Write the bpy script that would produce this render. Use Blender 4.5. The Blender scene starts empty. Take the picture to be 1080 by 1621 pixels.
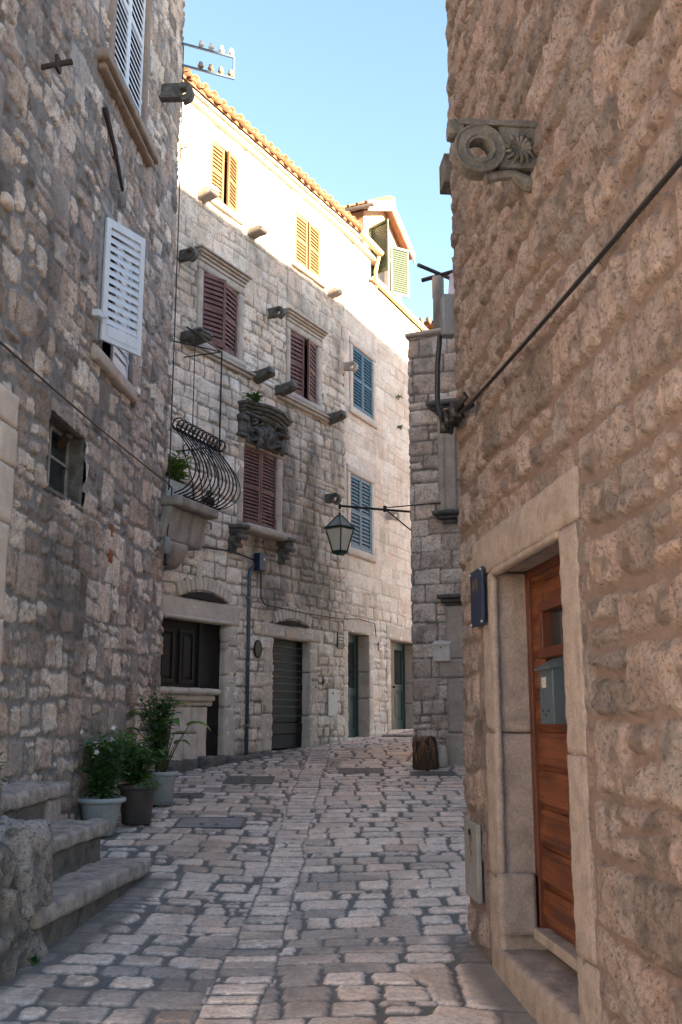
import bpy, bmesh, math, random
import numpy as np
from mathutils import Vector, Matrix
PI = math.pi
SC = bpy.context.scene
COL = SC.collection

# ------------------------------------------------------------------ camera, world, sun, exposure
cam_d = bpy.data.cameras.new('camera'); cam = bpy.data.objects.new('camera', cam_d); COL.objects.link(cam)
cam_d.sensor_fit = 'HORIZONTAL'; cam_d.sensor_width = 36; cam_d.lens = 36 * 1600 / 1080
cam_d.clip_start = .05; cam_d.clip_end = 2000
cam.location = (0, 0, 1.6); cam.rotation_euler = (PI / 2 + math.radians(11.465), 0, 0)
SC.camera = cam

SUN_AZ = (0.8757, -0.4828)          # horizontal direction towards the sun
SUN_EL = math.radians(15)
w = bpy.data.worlds.new('World'); SC.world = w; w.use_nodes = True
nt = w.node_tree
sky = nt.nodes.new('ShaderNodeTexSky'); sky.sky_type = 'NISHITA'; sky.sun_disc = False
sky.sun_elevation = SUN_EL; sky.sun_rotation = math.atan2(SUN_AZ[0], SUN_AZ[1])
sky.air_density = 1.0; sky.dust_density = 0.6; sky.ozone_density = 1.2
nt.links.new(sky.outputs[0], nt.nodes['Background'].inputs[0])
nt.nodes['Background'].inputs[1].default_value = 0.05
sd = bpy.data.lights.new('sun', 'SUN'); sun = bpy.data.objects.new('sun', sd); COL.objects.link(sun)
sd.energy = 4.4; sd.angle = math.radians(0.8); sd.color = (1.0, 0.78, 0.54)
sdir = Vector((SUN_AZ[0] * math.cos(SUN_EL), SUN_AZ[1] * math.cos(SUN_EL), math.sin(SUN_EL)))
sun.rotation_euler = sdir.to_track_quat('Z', 'Y').to_euler()
sun.location = sdir * 60
SC.view_settings.view_transform = 'Standard'; SC.view_settings.look = 'None'
SC.view_settings.exposure = 3.58; SC.view_settings.gamma = 1

# ------------------------------------------------------------------ noise
def _h(ix, iy, iz, seed):
    n = (ix.astype(np.int64) * 374761393 + iy.astype(np.int64) * 668265263 + iz.astype(np.int64) * 2147483647 + seed * 1274126177) & 0xffffffff
    n = ((n ^ (n >> 13)) * 1274126177) & 0xffffffff
    n = ((n ^ (n >> 15)) * 2246822519) & 0xffffffff
    return ((n ^ (n >> 16)) & 0xffffff) / float(0xffffff)
def vn2(x, y, seed=0):
    ix = np.floor(x); iy = np.floor(y); fx = x - ix; fy = y - iy
    fx = fx * fx * fx * (fx * (fx * 6 - 15) + 10); fy = fy * fy * fy * (fy * (fy * 6 - 15) + 10)
    z = np.zeros_like(ix)
    a = _h(ix, iy, z, seed); b = _h(ix + 1, iy, z, seed); c = _h(ix, iy + 1, z, seed); d = _h(ix + 1, iy + 1, z, seed)
    return ((a + (b - a) * fx) * (1 - fy) + (c + (d - c) * fx) * fy) * 2 - 1
def fbm2(x, y, seed=0, o=4, g=.5):
    r = 0; a = 1; s = 0
    for k in range(o):
        r = r + a * vn2(x * 2 ** k + 17.3 * k, y * 2 ** k - 9.1 * k, seed + k); s += a; a *= g
    return r / s
def vn3(x, y, z, seed=0):
    ix = np.floor(x); iy = np.floor(y); iz = np.floor(z)
    fx = x - ix; fy = y - iy; fz = z - iz
    fx = fx * fx * (3 - 2 * fx); fy = fy * fy * (3 - 2 * fy); fz = fz * fz * (3 - 2 * fz)
    def c(i, j, k): return _h(ix + i, iy + j, iz + k, seed)
    l0 = (c(0,0,0) * (1-fx) + c(1,0,0) * fx) * (1-fy) + (c(0,1,0) * (1-fx) + c(1,1,0) * fx) * fy
    l1 = (c(0,0,1) * (1-fx) + c(1,0,1) * fx) * (1-fy) + (c(0,1,1) * (1-fx) + c(1,1,1) * fx) * fy
    return (l0 * (1-fz) + l1 * fz) * 2 - 1
def sst(a, b, x):
    t = np.clip((x - a) / (b - a), 0, 1); return t * t * (3 - 2 * t)

# ------------------------------------------------------------------ materials
def _mat(name):
    m = bpy.data.materials.new(name); m.use_nodes = True
    return m, m.node_tree, m.node_tree.nodes['Principled BSDF']
def _noise(t, scale, detail=6, vec=None, dist=0, rough=.6):
    n = t.nodes.new('ShaderNodeTexNoise'); n.inputs['Scale'].default_value = scale; n.inputs['Detail'].default_value = detail
    n.inputs['Distortion'].default_value = dist; n.inputs['Roughness'].default_value = rough
    if vec: t.links.new(vec, n.inputs['Vector'])
    return n
def _ramp(t, stops, fac=None, interp='LINEAR'):
    r = t.nodes.new('ShaderNodeValToRGB'); e = r.color_ramp.elements; r.color_ramp.interpolation = interp
    while len(e) < len(stops): e.new(.5)
    for k, (p, c) in enumerate(stops):
        e[k].position = p; e[k].color = (c[0], c[1], c[2], 1) if hasattr(c, '__len__') else (c, c, c, 1)
    if fac: t.links.new(fac, r.inputs[0])
    return r
def _mix(t, a, b, fac, mode='MIX'):
    m = t.nodes.new('ShaderNodeMix'); m.data_type = 'RGBA'; m.blend_type = mode
    for sock, v in ((m.inputs[6], a), (m.inputs[7], b)):
        if hasattr(v, '__len__'): sock.default_value = (v[0], v[1], v[2], 1)
        else: t.links.new(v, sock)
    if isinstance(fac, (int, float)): m.inputs[0].default_value = fac
    else: t.links.new(fac, m.inputs[0])
    return m.outputs[2]
def _attr(t, n):
    a = t.nodes.new('ShaderNodeAttribute'); a.attribute_name = n; return a.outputs['Fac']
def _bump(t, b, h, strength, dist, prev=None):
    n = t.nodes.new('ShaderNodeBump'); n.inputs['Strength'].default_value = strength; n.inputs['Distance'].default_value = dist
    t.links.new(h, n.inputs['Height'])
    if prev: t.links.new(prev, n.inputs['Normal'])
    t.links.new(n.outputs[0], b.inputs['Normal']); return n.outputs[0]

def stone_mat(name, stops, mortar, dirt=(.06,.055,.05), rough=.85, blotch=.55, nscale=5., bump=.6, pits=.5, srough=None, mortar2=None):
    m, t, b = _mat(name)
    tc = t.nodes.new('ShaderNodeTexCoord').outputs['Object']
    col = _ramp(t, stops, _attr(t, 'r')).outputs[0]
    n1 = _noise(t, nscale, 8, tc, .6); n2 = _noise(t, nscale * 7, 8, tc, .3, .7); n3 = _noise(t, nscale * .35, 4, tc)
    col = _mix(t, col, _ramp(t, [(.3, 1 - blotch), (.5, 1), (.72, 1 + blotch * .45)], n1.outputs[0]).outputs[0], 1, 'MULTIPLY')
    col = _mix(t, col, _ramp(t, [(.37, 1 - pits), (.47, 1), (.64, 1.25)], n2.outputs[0]).outputs[0], 1, 'MULTIPLY')
    col = _mix(t, col, (1.06, .93, .84), _ramp(t, [(.42, 0), (.66, .9)], n3.outputs[0]).outputs[0], 'MULTIPLY')
    mc = _mix(t, mortar, mortar2 or tuple(c * .72 for c in mortar), _ramp(t, [(.38, 0), (.62, 1)], n1.outputs[0]).outputs[0])
    mc = _mix(t, mc, _ramp(t, [(.3, .8), (.7, 1.15)], n2.outputs[0]).outputs[0], 1, 'MULTIPLY')
    col = _mix(t, mc, col, _attr(t, 'm'))
    st = t.nodes.new('ShaderNodeMath'); st.operation = 'MULTIPLY'; t.links.new(_attr(t, 's'), st.inputs[0])
    t.links.new(_ramp(t, [(.36, .35), (.6, 1)], n2.outputs[0]).outputs[0], st.inputs[1])
    col = _mix(t, col, dirt, st.outputs[0])
    t.links.new(col, b.inputs['Base Color'])
    if srough is None: b.inputs['Roughness'].default_value = rough
    else:
        rr = t.nodes.new('ShaderNodeMapRange'); t.links.new(_attr(t, 'm'), rr.inputs[0]); rr.inputs[3].default_value = rough; rr.inputs[4].default_value = srough
        ad = t.nodes.new('ShaderNodeMath'); ad.operation = 'ADD'; t.links.new(rr.outputs[0], ad.inputs[0])
        t.links.new(_ramp(t, [(.3, -.0), (.7, .25)], n1.outputs[0]).outputs[0], ad.inputs[1]); t.links.new(ad.outputs[0], b.inputs['Roughness'])
    p = _bump(t, b, n2.outputs[0], bump, .02)
    _bump(t, b, _noise(t, nscale * 26, 5, tc, .2, .7).outputs[0], bump * .6, .006, p)
    return m
def mat(name, c, rough=.6, metal=0, var=.25, nscale=6., bump=.15, c2=None, stretch=None, dist=.01, spec=None):
    m, t, b = _mat(name)
    tc = t.nodes.new('ShaderNodeTexCoord').outputs['Object']
    if stretch:
        mp = t.nodes.new('ShaderNodeMapping'); mp.inputs['Scale'].default_value = stretch; t.links.new(tc, mp.inputs[0]); tc = mp.outputs[0]
    n1 = _noise(t, nscale, 8, tc, .4); n2 = _noise(t, nscale * 8, 6, tc, 0, .7)
    col = _mix(t, c, c2 or tuple(v * (1 - var) for v in c), _ramp(t, [(.4, 0), (.64, 1)], n1.outputs[0]).outputs[0])
    col = _mix(t, col, _ramp(t, [(.3, 1 - var * .7), (.7, 1 + var * .3)], n2.outputs[0]).outputs[0], 1, 'MULTIPLY')
    t.links.new(col, b.inputs['Base Color']); b.inputs['Roughness'].default_value = rough; b.inputs['Metallic'].default_value = metal
    if spec is not None: b.inputs['Specular IOR Level'].default_value = spec
    if bump: 
        p = _bump(t, b, n1.outputs[0], bump, dist); _bump(t, b, n2.outputs[0], bump, dist * .5, p)
    return m
def leaf_mat(name, c, c2):
    m, t, b = _mat(name)
    g = t.nodes.new('ShaderNodeNewGeometry')
    col = _mix(t, c, c2, g.outputs['Random Per Island'])
    t.links.new(col, b.inputs['Base Color']); b.inputs['Roughness'].default_value = .45
    tr = t.nodes.new('ShaderNodeBsdfTranslucent'); t.links.new(col, tr.inputs[0])
    mx = t.nodes.new('ShaderNodeMixShader'); mx.inputs[0].default_value = .3
    t.links.new(b.outputs[0], mx.inputs[1]); t.links.new(tr.outputs[0], mx.inputs[2]); t.links.new(mx.outputs[0], t.nodes['Material Output'].inputs[0])
    return m

M = {}
M['right'] = stone_mat('rough pink stone', [(0, (.14,.12,.114)), (.3, (.215,.181,.171)), (.7, (.27,.222,.208)), (1, (.235,.208,.2))], (.2,.145,.128), dirt=(.04,.035,.032), nscale=7, blotch=.42, bump=1., pits=.62, mortar2=(.165,.12,.105))
M['left'] = stone_mat('rubble stone', [(0, (.13,.115,.10)), (.15, (.27,.225,.19)), (.38, (.47,.40,.34)), (.52, (.37,.29,.24)), (.7, (.56,.49,.42)), (1, (.66,.595,.525))], (.25,.245,.235), dirt=(.03,.029,.028), nscale=6, blotch=.45, bump=.9, pits=.55, mortar2=(.165,.16,.155))
M['facade'] = stone_mat('old cream stone', [(0, (.42,.335,.26)), (.2, (.58,.5,.42)), (.6, (.69,.615,.53)), (1, (.78,.72,.645))], (.16,.14,.12), dirt=(.08,.07,.06), nscale=5, blotch=.42, bump=.8, pits=.45, mortar2=(.30,.245,.2))
M['pale'] = stone_mat('pale dressed stone', [(0, (.55,.465,.39)), (.5, (.62,.55,.475)), (1, (.68,.62,.55))], (.38,.32,.26), dirt=(.2,.16,.12), nscale=4, blotch=.22, bump=.45, pits=.22)
M['alley'] = stone_mat('weathered coursed stone', [(0, (.4,.34,.3)), (.5, (.54,.475,.425)), (1, (.63,.565,.51))], (.2,.175,.155), dirt=(.09,.08,.07), nscale=5, blotch=.45, bump=.8, pits=.5)
M['cobble'] = stone_mat('worn paving stone', [(0, (.29,.25,.22)), (.12, (.48,.415,.365)), (.55, (.63,.545,.48)), (1, (.73,.635,.56))], (.125,.12,.115), dirt=(.07,.064,.058), nscale=5, blotch=.3, bump=.4, pits=.36, rough=.75, srough=.27, mortar2=(.15,.145,.138))
M['rock'] = stone_mat('lichened boulder', [(0, (.06,.06,.06)), (.5, (.16,.158,.155)), (1, (.3,.29,.28))], (.1,.1,.1), dirt=(.04,.04,.038), nscale=7, blotch=.7, bump=1., pits=.7)
M['trim'] = mat('cut limestone', (.44,.385,.335), .8, 0, .35, 4, .5, c2=(.33,.28,.24))
M['trim_pink'] = mat('cut pinkish limestone', (.29,.245,.225), .85, 0, .45, 8, .9, c2=(.205,.172,.158))
M['trim_dark'] = mat('blackened limestone', (.07,.069,.065), .85, 0, .6, 9, .9, c2=(.15,.145,.135))
M['trim_pale'] = mat('pale limestone', (.55,.48,.41), .8, 0, .25, 5, .4, c2=(.44,.37,.31))
M['concrete'] = mat('grey cast stone', (.33,.3,.27), .85, 0, .35, 5, .5, c2=(.2,.19,.175), stretch=(1,1,.35))
M['iron'] = mat('black iron', (.018,.02,.022), .45, .6, .3, 20, .1)
M['rust'] = mat('dark rusty iron', (.05,.035,.03), .7, .3, .4, 20, .3)
M['blue_iron'] = mat('blue painted iron', (.02,.07,.13), .5, .1, .3, 20, .1)
M['cable'] = mat('black rubber', (.012,.012,.013), .5, 0, .2, 20, 0)
M['white_paint'] = mat('white paint', (.62,.67,.72), .5, 0, .1, 8, .1)
M['red_paint'] = mat('faded maroon paint', (.115,.042,.035), .7, 0, .45, 7, .35, c2=(.18,.085,.07), stretch=(1,1,.3))
M['ochre_paint'] = mat('ochre paint', (.19,.098,.036), .6, 0, .25, 9, .2, stretch=(1,1,.3))
M['blue_paint'] = mat('blue paint', (.018,.115,.18), .55, 0, .2, 9, .15)
M['green_paint'] = mat('green paint', (.022,.045,.022), .55, 0, .2, 9, .15)
M['door_dark'] = mat('dark brown planks', (.013,.009,.009), .6, 0, .4, 9, .4, stretch=(.3,1,1), spec=.3)
M['door_green'] = mat('dark green door paint', (.015,.05,.045), .4, 0, .25, 9, .15)
M['door_red'] = mat('varnished orange brown wood', (.15,.046,.012), .45, 0, .5, 5, .3, c2=(.06,.016,.006), stretch=(.35,1,3.5))
M['door_frame'] = mat('red brown wood', (.095,.024,.010), .45, 0, .35, 6, .2, stretch=(2,2,.3))
M['tile'] = mat('terracotta tile', (.17,.075,.035), .85, 0, .6, 9, .7, c2=(.24,.14,.075))
M['peach'] = mat('peach render', (.5,.3,.2), .85, 0, .2, 3, .2)
M['cream'] = mat('cream render', (.6,.47,.33), .85, 0, .2, 3, .2)
M['dark'] = mat('dark interior', (.012,.011,.01), .9, 0, .2, 5, 0)
M['glass'] = mat('dark window glass', (.02,.024,.028), .08, 0, .1, 5, 0)
M['slate_grey'] = mat('slate blue enamel', (.06,.09,.115), .45, .1, .15, 10, .05)
M['light_grey'] = mat('light grey metal', (.4,.4,.39), .5, .1, .15, 10, .05)
M['box_white'] = mat('off white enamel', (.62,.58,.56), .45, 0, .1, 10, .05)
M['zinc'] = mat('grey zinc', (.22,.24,.26), .5, .3, .2, 10, .1)
M['plastic_grey'] = mat('pale grey plastic', (.34,.38,.39), .55, 0, .2, 8, .05)
M['plastic_brown'] = mat('taupe plastic', (.075,.066,.062), .5, 0, .2, 8, .05)
M['soil'] = mat('potting soil', (.03,.022,.016), .95, 0, .4, 20, .6)
M['leaf'] = leaf_mat('dark green leaf', (.03,.10,.032), (.09,.2,.05))
M['leaf_light'] = leaf_mat('fresh green leaf', (.07,.18,.03), (.2,.28,.05))
M['stem'] = mat('plant stem', (.06,.07,.03), .7, 0, .3, 15, .1)
M['flower'] = mat('white petal', (.7,.68,.7), .6, 0, .1, 10, 0)
M['wood'] = mat('old timber', (.07,.035,.018), .8, 0, .6, 6, .8, c2=(.03,.018,.012), stretch=(2,2,.3))
M['wood_light'] = mat('split timber', (.2,.1,.045), .8, 0, .5, 8, .8, c2=(.12,.06,.03), stretch=(2,2,.3))
M['navy'] = mat('navy enamel', (.007,.018,.05), .4, 0, .15, 10, .05)
M['gold'] = mat('faded gold', (.12,.085,.04), .5, .3, .2, 10, 0)
M['brick'] = mat('red brick', (.27,.07,.035), .85, 0, .3, 10, .4)
M['cover'] = mat('dark cast cover', (.13,.128,.124), .6, .1, .3, 14, .4)
M['render_grey'] = mat('cement patch', (.27,.265,.255), .8, 0, .3, 7, .3)
M['cloth'] = mat('lilac white cloth', (.6,.56,.64), .9, 0, .12, 8, .2)
M['ceramic'] = mat('brown glazed ceramic', (.28,.2,.14), .3, 0, .2, 10, 0)
M['ground'] = mat('dry earth', (.2,.17,.13), .95, 0, .3, 2, .2)
def _lantern_glass():
    m, t, b = _mat('frosted lantern glass'); b.inputs['Base Color'].default_value = (.62, .6, .52, 1); b.inputs['Roughness'].default_value = .35
    b.inputs['Transmission Weight'].default_value = .35
    return m
M['frost'] = _lantern_glass()

# ------------------------------------------------------------------ mesh helpers
class MB:
    def __init__(s): s.v = []; s.f = []
    def add(s, vs, fs):
        n = len(s.v); s.v += [tuple(v) for v in vs]; s.f += [tuple(i + n for i in f) for f in fs]; return s
    def box(s, x0, x1, y0, y1, z0, z1, mx=None):
        vs = [(x, y, z) for z in (z0, z1) for y in (y0, y1) for x in (x0, x1)]
        if mx is not None: vs = [tuple(mx @ Vector(v)) for v in vs]
        return s.add(vs, [(0,2,3,1), (4,5,7,6), (0,1,5,4), (2,6,7,3), (0,4,6,2), (1,3,7,5)])
    def bo(s, t0, t1, o0, o1, z0, z1, mx=None):      # wall coordinates: along, outwards, up
        return s.box(t0, t1, -o1, -o0, z0, z1, mx)
    def tube(s, pts, r, n=8, cap=True):
        pts = [Vector(p) for p in pts]; N = len(pts); rs = r if hasattr(r, '__len__') else [r] * N
        rings = []; up = None
        for i, p in enumerate(pts):
            d = (pts[min(i + 1, N - 1)] - pts[max(i - 1, 0)]).normalized()
            if up is None: up = Vector((0, 0, 1)) if abs(d.z) < .9 else Vector((1, 0, 0))
            a = d.cross(up).normalized(); b = a.cross(d).normalized(); up = b
            rings.append([p + (a * math.cos(k * 2 * PI / n) + b * math.sin(k * 2 * PI / n)) * rs[i] for k in range(n)])
        vs = [v for rg in rings for v in rg]
        fs = [(i * n + k, i * n + (k + 1) % n, (i + 1) * n + (k + 1) % n, (i + 1) * n + k) for i in range(N - 1) for k in range(n)]
        if cap: fs += [tuple(range(n))[::-1], tuple((N - 1) * n + k for k in range(n))]
        return s.add(vs, fs)
    def lathe(s, c, prof, n=28, cap=True):
        vs = [(c[0] + r * math.cos(k * 2 * PI / n), c[1] + r * math.sin(k * 2 * PI / n), c[2] + z) for r, z in prof for k in range(n)]
        fs = [(i * n + k, i * n + (k + 1) % n, (i + 1) * n + (k + 1) % n, (i + 1) * n + k) for i in range(len(prof) - 1) for k in range(n)]
        if cap: fs += [tuple(range(n))[::-1], tuple((len(prof) - 1) * n + k for k in range(n))]
        return s.add(vs, fs)
    def prism(s, poly, a, b, fn):       # outline (p,q), extruded a..b ; fn(p,q,e)->xyz
        n = len(poly)
        vs = [fn(p, q, a) for p, q in poly] + [fn(p, q, b) for p, q in poly]
        fs = [tuple(range(n)), tuple(range(n, 2 * n))[::-1]] + [(i, (i + 1) % n, n + (i + 1) % n, n + i) for i in range(n)]
        return s.add(vs, fs)
    def obj(s, name, m, parent=None, bevel=0, smooth=False, loc=(0,0,0)):
        me = bpy.data.meshes.new(name); me.from_pydata(s.v, [], s.f); me.update()
        bm = bmesh.new(); bm.from_mesh(me); bmesh.ops.recalc_face_normals(bm, faces=bm.faces); bm.to_mesh(me); bm.free()
        return link(name, me, m, parent, bevel, smooth, loc)
def link(name, me, m, parent=None, bevel=0, smooth=False, loc=(0,0,0)):
    o = bpy.data.objects.new(name, me); COL.objects.link(o)
    for x in (m if isinstance(m, list) else [m]): me.materials.append(x)
    if parent: o.parent = parent
    o.location = loc
    if smooth:
        me.polygons.foreach_set('use_smooth', [True] * len(me.polygons))
    if bevel:
        b = o.modifiers.new('bevel', 'BEVEL'); b.width = bevel; b.segments = 2; b.limit_method = 'ANGLE'; b.angle_limit = math.radians(40)
    return o
def tag(o, label=None, cat=None, group=None, kind=None):
    if label: o['label'] = label
    if cat: o['category'] = cat
    if group: o['group'] = group
    if kind: o['kind'] = kind
    return o
def empty(name, loc, rz=0, label=None, cat=None, group=None):
    o = bpy.data.objects.new(name, None); COL.objects.link(o); o.location = loc; o.rotation_euler = (0, 0, rz); o.empty_display_size = .2
    return tag(o, label, cat, group)
def cpy(o, parent=None, **kw):
    c = o.copy(); COL.objects.link(c)
    if parent: c.parent = parent
    for ch in list(o.children): cpy(ch, c)
    return c

def rbox(x0, x1, y0, y1, z0, z1, r=.02, amp=.006, res=.05, seed=1, freq=7.):
    """a stone block: subdivided box with rounded arrises and a rough skin (closed). returns MB"""
    lo = np.array([x0, y0, z0]); hi = np.array([x1, y1, z1]); sz = hi - lo
    n = [max(2, min(60, int(round(q / res)))) for q in sz]; r = min(r, *(sz * .49))
    idx = {}; vs = []; fs = []
    def vid(i, j, k):
        key = (i, j, k)
        if key not in idx: idx[key] = len(vs); vs.append((i / n[0], j / n[1], k / n[2]))
        return idx[key]
    for ax in range(3):
        a, b = [q for q in range(3) if q != ax]
        for side in (0, n[ax]):
            for i in range(n[a]):
                for j in range(n[b]):
                    q = []
                    for di, dj in ((0,0), (1,0), (1,1), (0,1)):
                        p = [0,0,0]; p[ax] = side; p[a] = i + di; p[b] = j + dj; q.append(vid(*p))
                    if (side == 0) ^ (ax == 1): q = q[::-1]
                    fs.append(tuple(q))
    V = np.array(vs) * sz + lo
    Q = np.clip(V, lo + r, hi - r); D = V - Q; L = np.linalg.norm(D, axis=1, keepdims=True); L[L == 0] = 1
    Nn = D / L; V = Q + Nn * r
    if amp:
        h = vn3(V[:,0] * freq, V[:,1] * freq, V[:,2] * freq, seed) + .5 * vn3(V[:,0] * freq * 2.3, V[:,1] * freq * 2.3, V[:,2] * freq * 2.3, seed + 5) + .3 * vn3(V[:,0] * freq * 5, V[:,1] * freq * 5, V[:,2] * freq * 5, seed + 9)
        V = V + Nn * (h * amp)[:, None]
    m = MB(); m.v = [tuple(v) for v in V.tolist()]; m.f = fs
    return m
def ro(t0, t1, o0, o1, z0, z1, **k): return rbox(t0, t1, -o1, -o0, z0, z1, **k)

# ------------------------------------------------------------------ stone relief
def layout(U, V, H, wr, seed, R=.04, warp=.02, wf=3., p_split=.3, p_sub=.5, rowvar=.25):
    rng = np.random.RandomState(seed)
    U2 = U + warp * fbm2(U * wf, V * wf, seed + 1, 3) ; V2 = V + warp * fbm2(U * wf + 31, V * wf + 7, seed + 2, 3) + .03 * vn2(U * .5, V * .5, seed + 9)
    v0, v1, u0, u1 = V2.min() - .5, V2.max() + 1, U2.min() - .8, U2.max() + .8
    vb = [v0]
    while vb[-1] < v1: vb.append(vb[-1] + H * (1 + rowvar * (rng.rand() * 2 - 1)))
    vb = np.array(vb); row = np.clip(np.searchsorted(vb, V2) - 1, 0, len(vb) - 2)
    out = np.zeros(U.shape + (6,))
    for k in range(len(vb) - 1):
        ix = np.nonzero(row == k)
        ub = [u0 - rng.rand() * .4]
        while ub[-1] < u1: ub.append(ub[-1] + wr[0] + (wr[1] - wr[0]) * rng.rand())
        ub = np.array(ub); n = len(ub); rt = rng.rand(n, 8)
        if len(ix[0]) == 0: continue
        u = U2[ix]; v = V2[ix]; c = np.clip(np.searchsorted(ub, u) - 1, 0, n - 2); q = rt[c]
        a0 = ub[c].copy(); a1 = ub[c + 1].copy(); b0 = np.full_like(u, vb[k]); b1 = np.full_like(u, vb[k + 1])
        sub = np.zeros(len(u), int)
        sp = q[:,0] < p_split; mid = b0 + (b1 - b0) * (.36 + .28 * q[:,1]); up = v > mid
        b0 = np.where(sp & up, mid, b0); b1 = np.where(sp & ~up, mid, b1); sub += (sp & up) * 1
        s2 = sp & (((q[:,2] < p_sub) & up) | ((q[:,3] < p_sub) & ~up)); m2 = a0 + (a1 - a0) * np.where(up, .35 + .3 * q[:,4], .35 + .3 * q[:,5]); rt_ = u > m2
        a0 = np.where(s2 & rt_, m2, a0); a1 = np.where(s2 & ~rt_, m2, a1); sub += (s2 & rt_) * 2
        hx = (a1 - a0) / 2; hy = (b1 - b0) / 2; px = u - (a0 + a1) / 2; py = v - (b0 + b1) / 2
        rid = _h(np.full_like(c, k), c, sub, seed + 77); rid2 = _h(np.full_like(c, k), c, sub, seed + 99)
        Rr = np.minimum(R * (.5 + rid2), np.minimum(hx, hy) * .95)
        qx = np.abs(px) - (hx - Rr); qy = np.abs(py) - (hy - Rr)
        sdist = -(np.hypot(np.maximum(qx, 0), np.maximum(qy, 0)) + np.minimum(np.maximum(qx, qy), 0) - Rr)
        out[ix[0], ix[1], :] = np.stack([sdist, rid, rid2, px / hx, py / hy, np.minimum(hx, hy)], -1)
    return out

def stones(U, V, seed, H, wr, joint, relief, edge, crag, R=.04, warp=.02, wf=3., p_split=.3, p_sub=.5, tilt=.006, cf=14., mn=.004, jvar=.5, rowvar=.25, edge_n=.008):
    L = layout(U, V, H, wr, seed, R, warp, wf, p_split, p_sub, rowvar)
    s, r1, r2, px, py = L[...,0], L[...,1], L[...,2], L[...,3], L[...,4]
    s = s - joint * (.5 + jvar * (r2 - .5)) + edge_n * fbm2(U * 22, V * 22, seed + 3, 3)
    m = sst(-.002, .007, s)
    n1 = fbm2(U * cf, V * cf, seed + 4, 4, .55); n2 = 1 - np.abs(fbm2(U * cf * .6 + r1 * 50, V * cf * .6, seed + 5, 3, .6)) * 2
    h = relief * sst(0, edge, s) * (.65 + .5 * r2) + m * (crag * n1 + crag * .9 * (n2 - .5)) * sst(0, edge * 1.2, s) + m * tilt * ((r1 - .5) * 2 * px + (_f(r1 * 7.3) - .5) * 2 * py)
    h = h + (1 - m) * mn * fbm2(U * 9, V * 9, seed + 6, 3)
    return h, m, r1, r2, s
def _f(x): return x - np.floor(x)

def grid_mesh(name, P, keep, attrs, m, parent=None, smooth=True, kind=None):
    """P: (nv,nu,3)"""
    nv, nu = P.shape[:2]
    a = (np.arange(nv - 1)[:, None] * nu + np.arange(nu - 1)[None, :])
    q = np.stack([a, a + 1, a + nu + 1, a + nu], -1)[keep]
    q = q.reshape(-1, 4)
    used, inv = np.unique(q, return_inverse=True); q = inv.reshape(-1, 4)
    V = P.reshape(-1, 3)[used]
    me = bpy.data.meshes.new(name); me.vertices.add(len(V)); me.vertices.foreach_set('co', V.astype(np.float32).ravel())
    me.loops.add(q.size); me.loops.foreach_set('vertex_index', q.astype(np.int32).ravel())
    me.polygons.add(len(q)); me.polygons.foreach_set('loop_start', np.arange(0, q.size, 4, dtype=np.int32))
    try: me.polygons.foreach_set('loop_total', np.full(len(q), 4, dtype=np.int32))
    except Exception: pass
    me.update(calc_edges=True); me.validate()
    for k, arr in attrs.items():
        at = me.attributes.new(k, 'FLOAT', 'POINT'); at.data.foreach_set('value', arr.reshape(-1)[used].astype(np.float32))
    return link(name, me, m, parent, 0, smooth)

def wrap(S, c0=None, c1=None, r=.04):
    x = S.copy(); o = np.zeros_like(S); nx = np.zeros_like(S); no = np.ones_like(S)
    for c, sg in ((c0, -1), (c1, 1)):
        if c is None: continue
        e = (S - c) * sg; th = np.clip(e / r, 0, PI / 2); k = e > 0
        x = np.where(k, c + sg * r * np.sin(th), x); o = np.where(k, -r * (1 - np.cos(th)) - np.maximum(e - PI / 2 * r, 0), o)
        nx = np.where(k, sg * np.sin(th), nx); no = np.where(k, np.cos(th), no)
    return x, o, nx, no
def wall(name, S, Z, fn, holes, m, parent, c0=None, c1=None, batter=None):
    U, V = np.meshgrid(S, Z)
    h, mm, r1, st = fn(U, V)
    x, o, nx, no = wrap(U, c0, c1)
    P = np.stack([x + nx * h, -(o + no * h), V], -1)
    uc = (U[:-1,:-1] + U[1:,1:]) / 2; vc = (V[:-1,:-1] + V[1:,1:]) / 2
    keep = np.ones(uc.shape, bool)
    for (a, b, c, d) in holes: keep &= ~((uc > a) & (uc < b) & (vc > c) & (vc < d))
    return grid_mesh(name, P, keep, {'m': mm, 'r': r1, 's': st}, m, parent)
def seg(*a):
    out = []
    for k in range(0, len(a) - 2, 2): out.append(np.arange(a[k], a[k + 2], a[k + 1]))
    return np.unique(np.concatenate(out + [np.array([a[-1]])]))
def blob(U, V, pts, seed, f=3.):
    s = np.zeros_like(U)
    for (u, v, ru, rv, k) in pts: s = np.maximum(s, k * np.exp(-(((U - u) / ru) ** 2 + ((V - v) / rv) ** 2)))
    return np.clip(s * (1 + .9 * fbm2(U * f, V * f * .6, seed, 4)) , 0, 1)

# ------------------------------------------------------------------ frames of the house fronts
FR = dict(o=(.905, 7.5), a=math.radians(-84.855)); FL = dict(o=(-2.5224, 14.2), a=math.radians(85.796))
FA = dict(o=(.0613, 20.), a=math.radians(61.133)); FB = dict(o=(.0613, 20.), a=math.radians(65.037)); FQ = dict(o=(1.1926, 16.5), a=math.radians(-23.582))
def wl(F, t, o, z):
    c, s = math.cos(F['a']), math.sin(F['a']); return (F['o'][0] + c * t + s * o, F['o'][1] + s * t - c * o, z)
def wthing(F, name, t, o, z, label, cat, group=None): return empty(name, wl(F, t, o, z), F['a'], label, cat, group)

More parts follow.
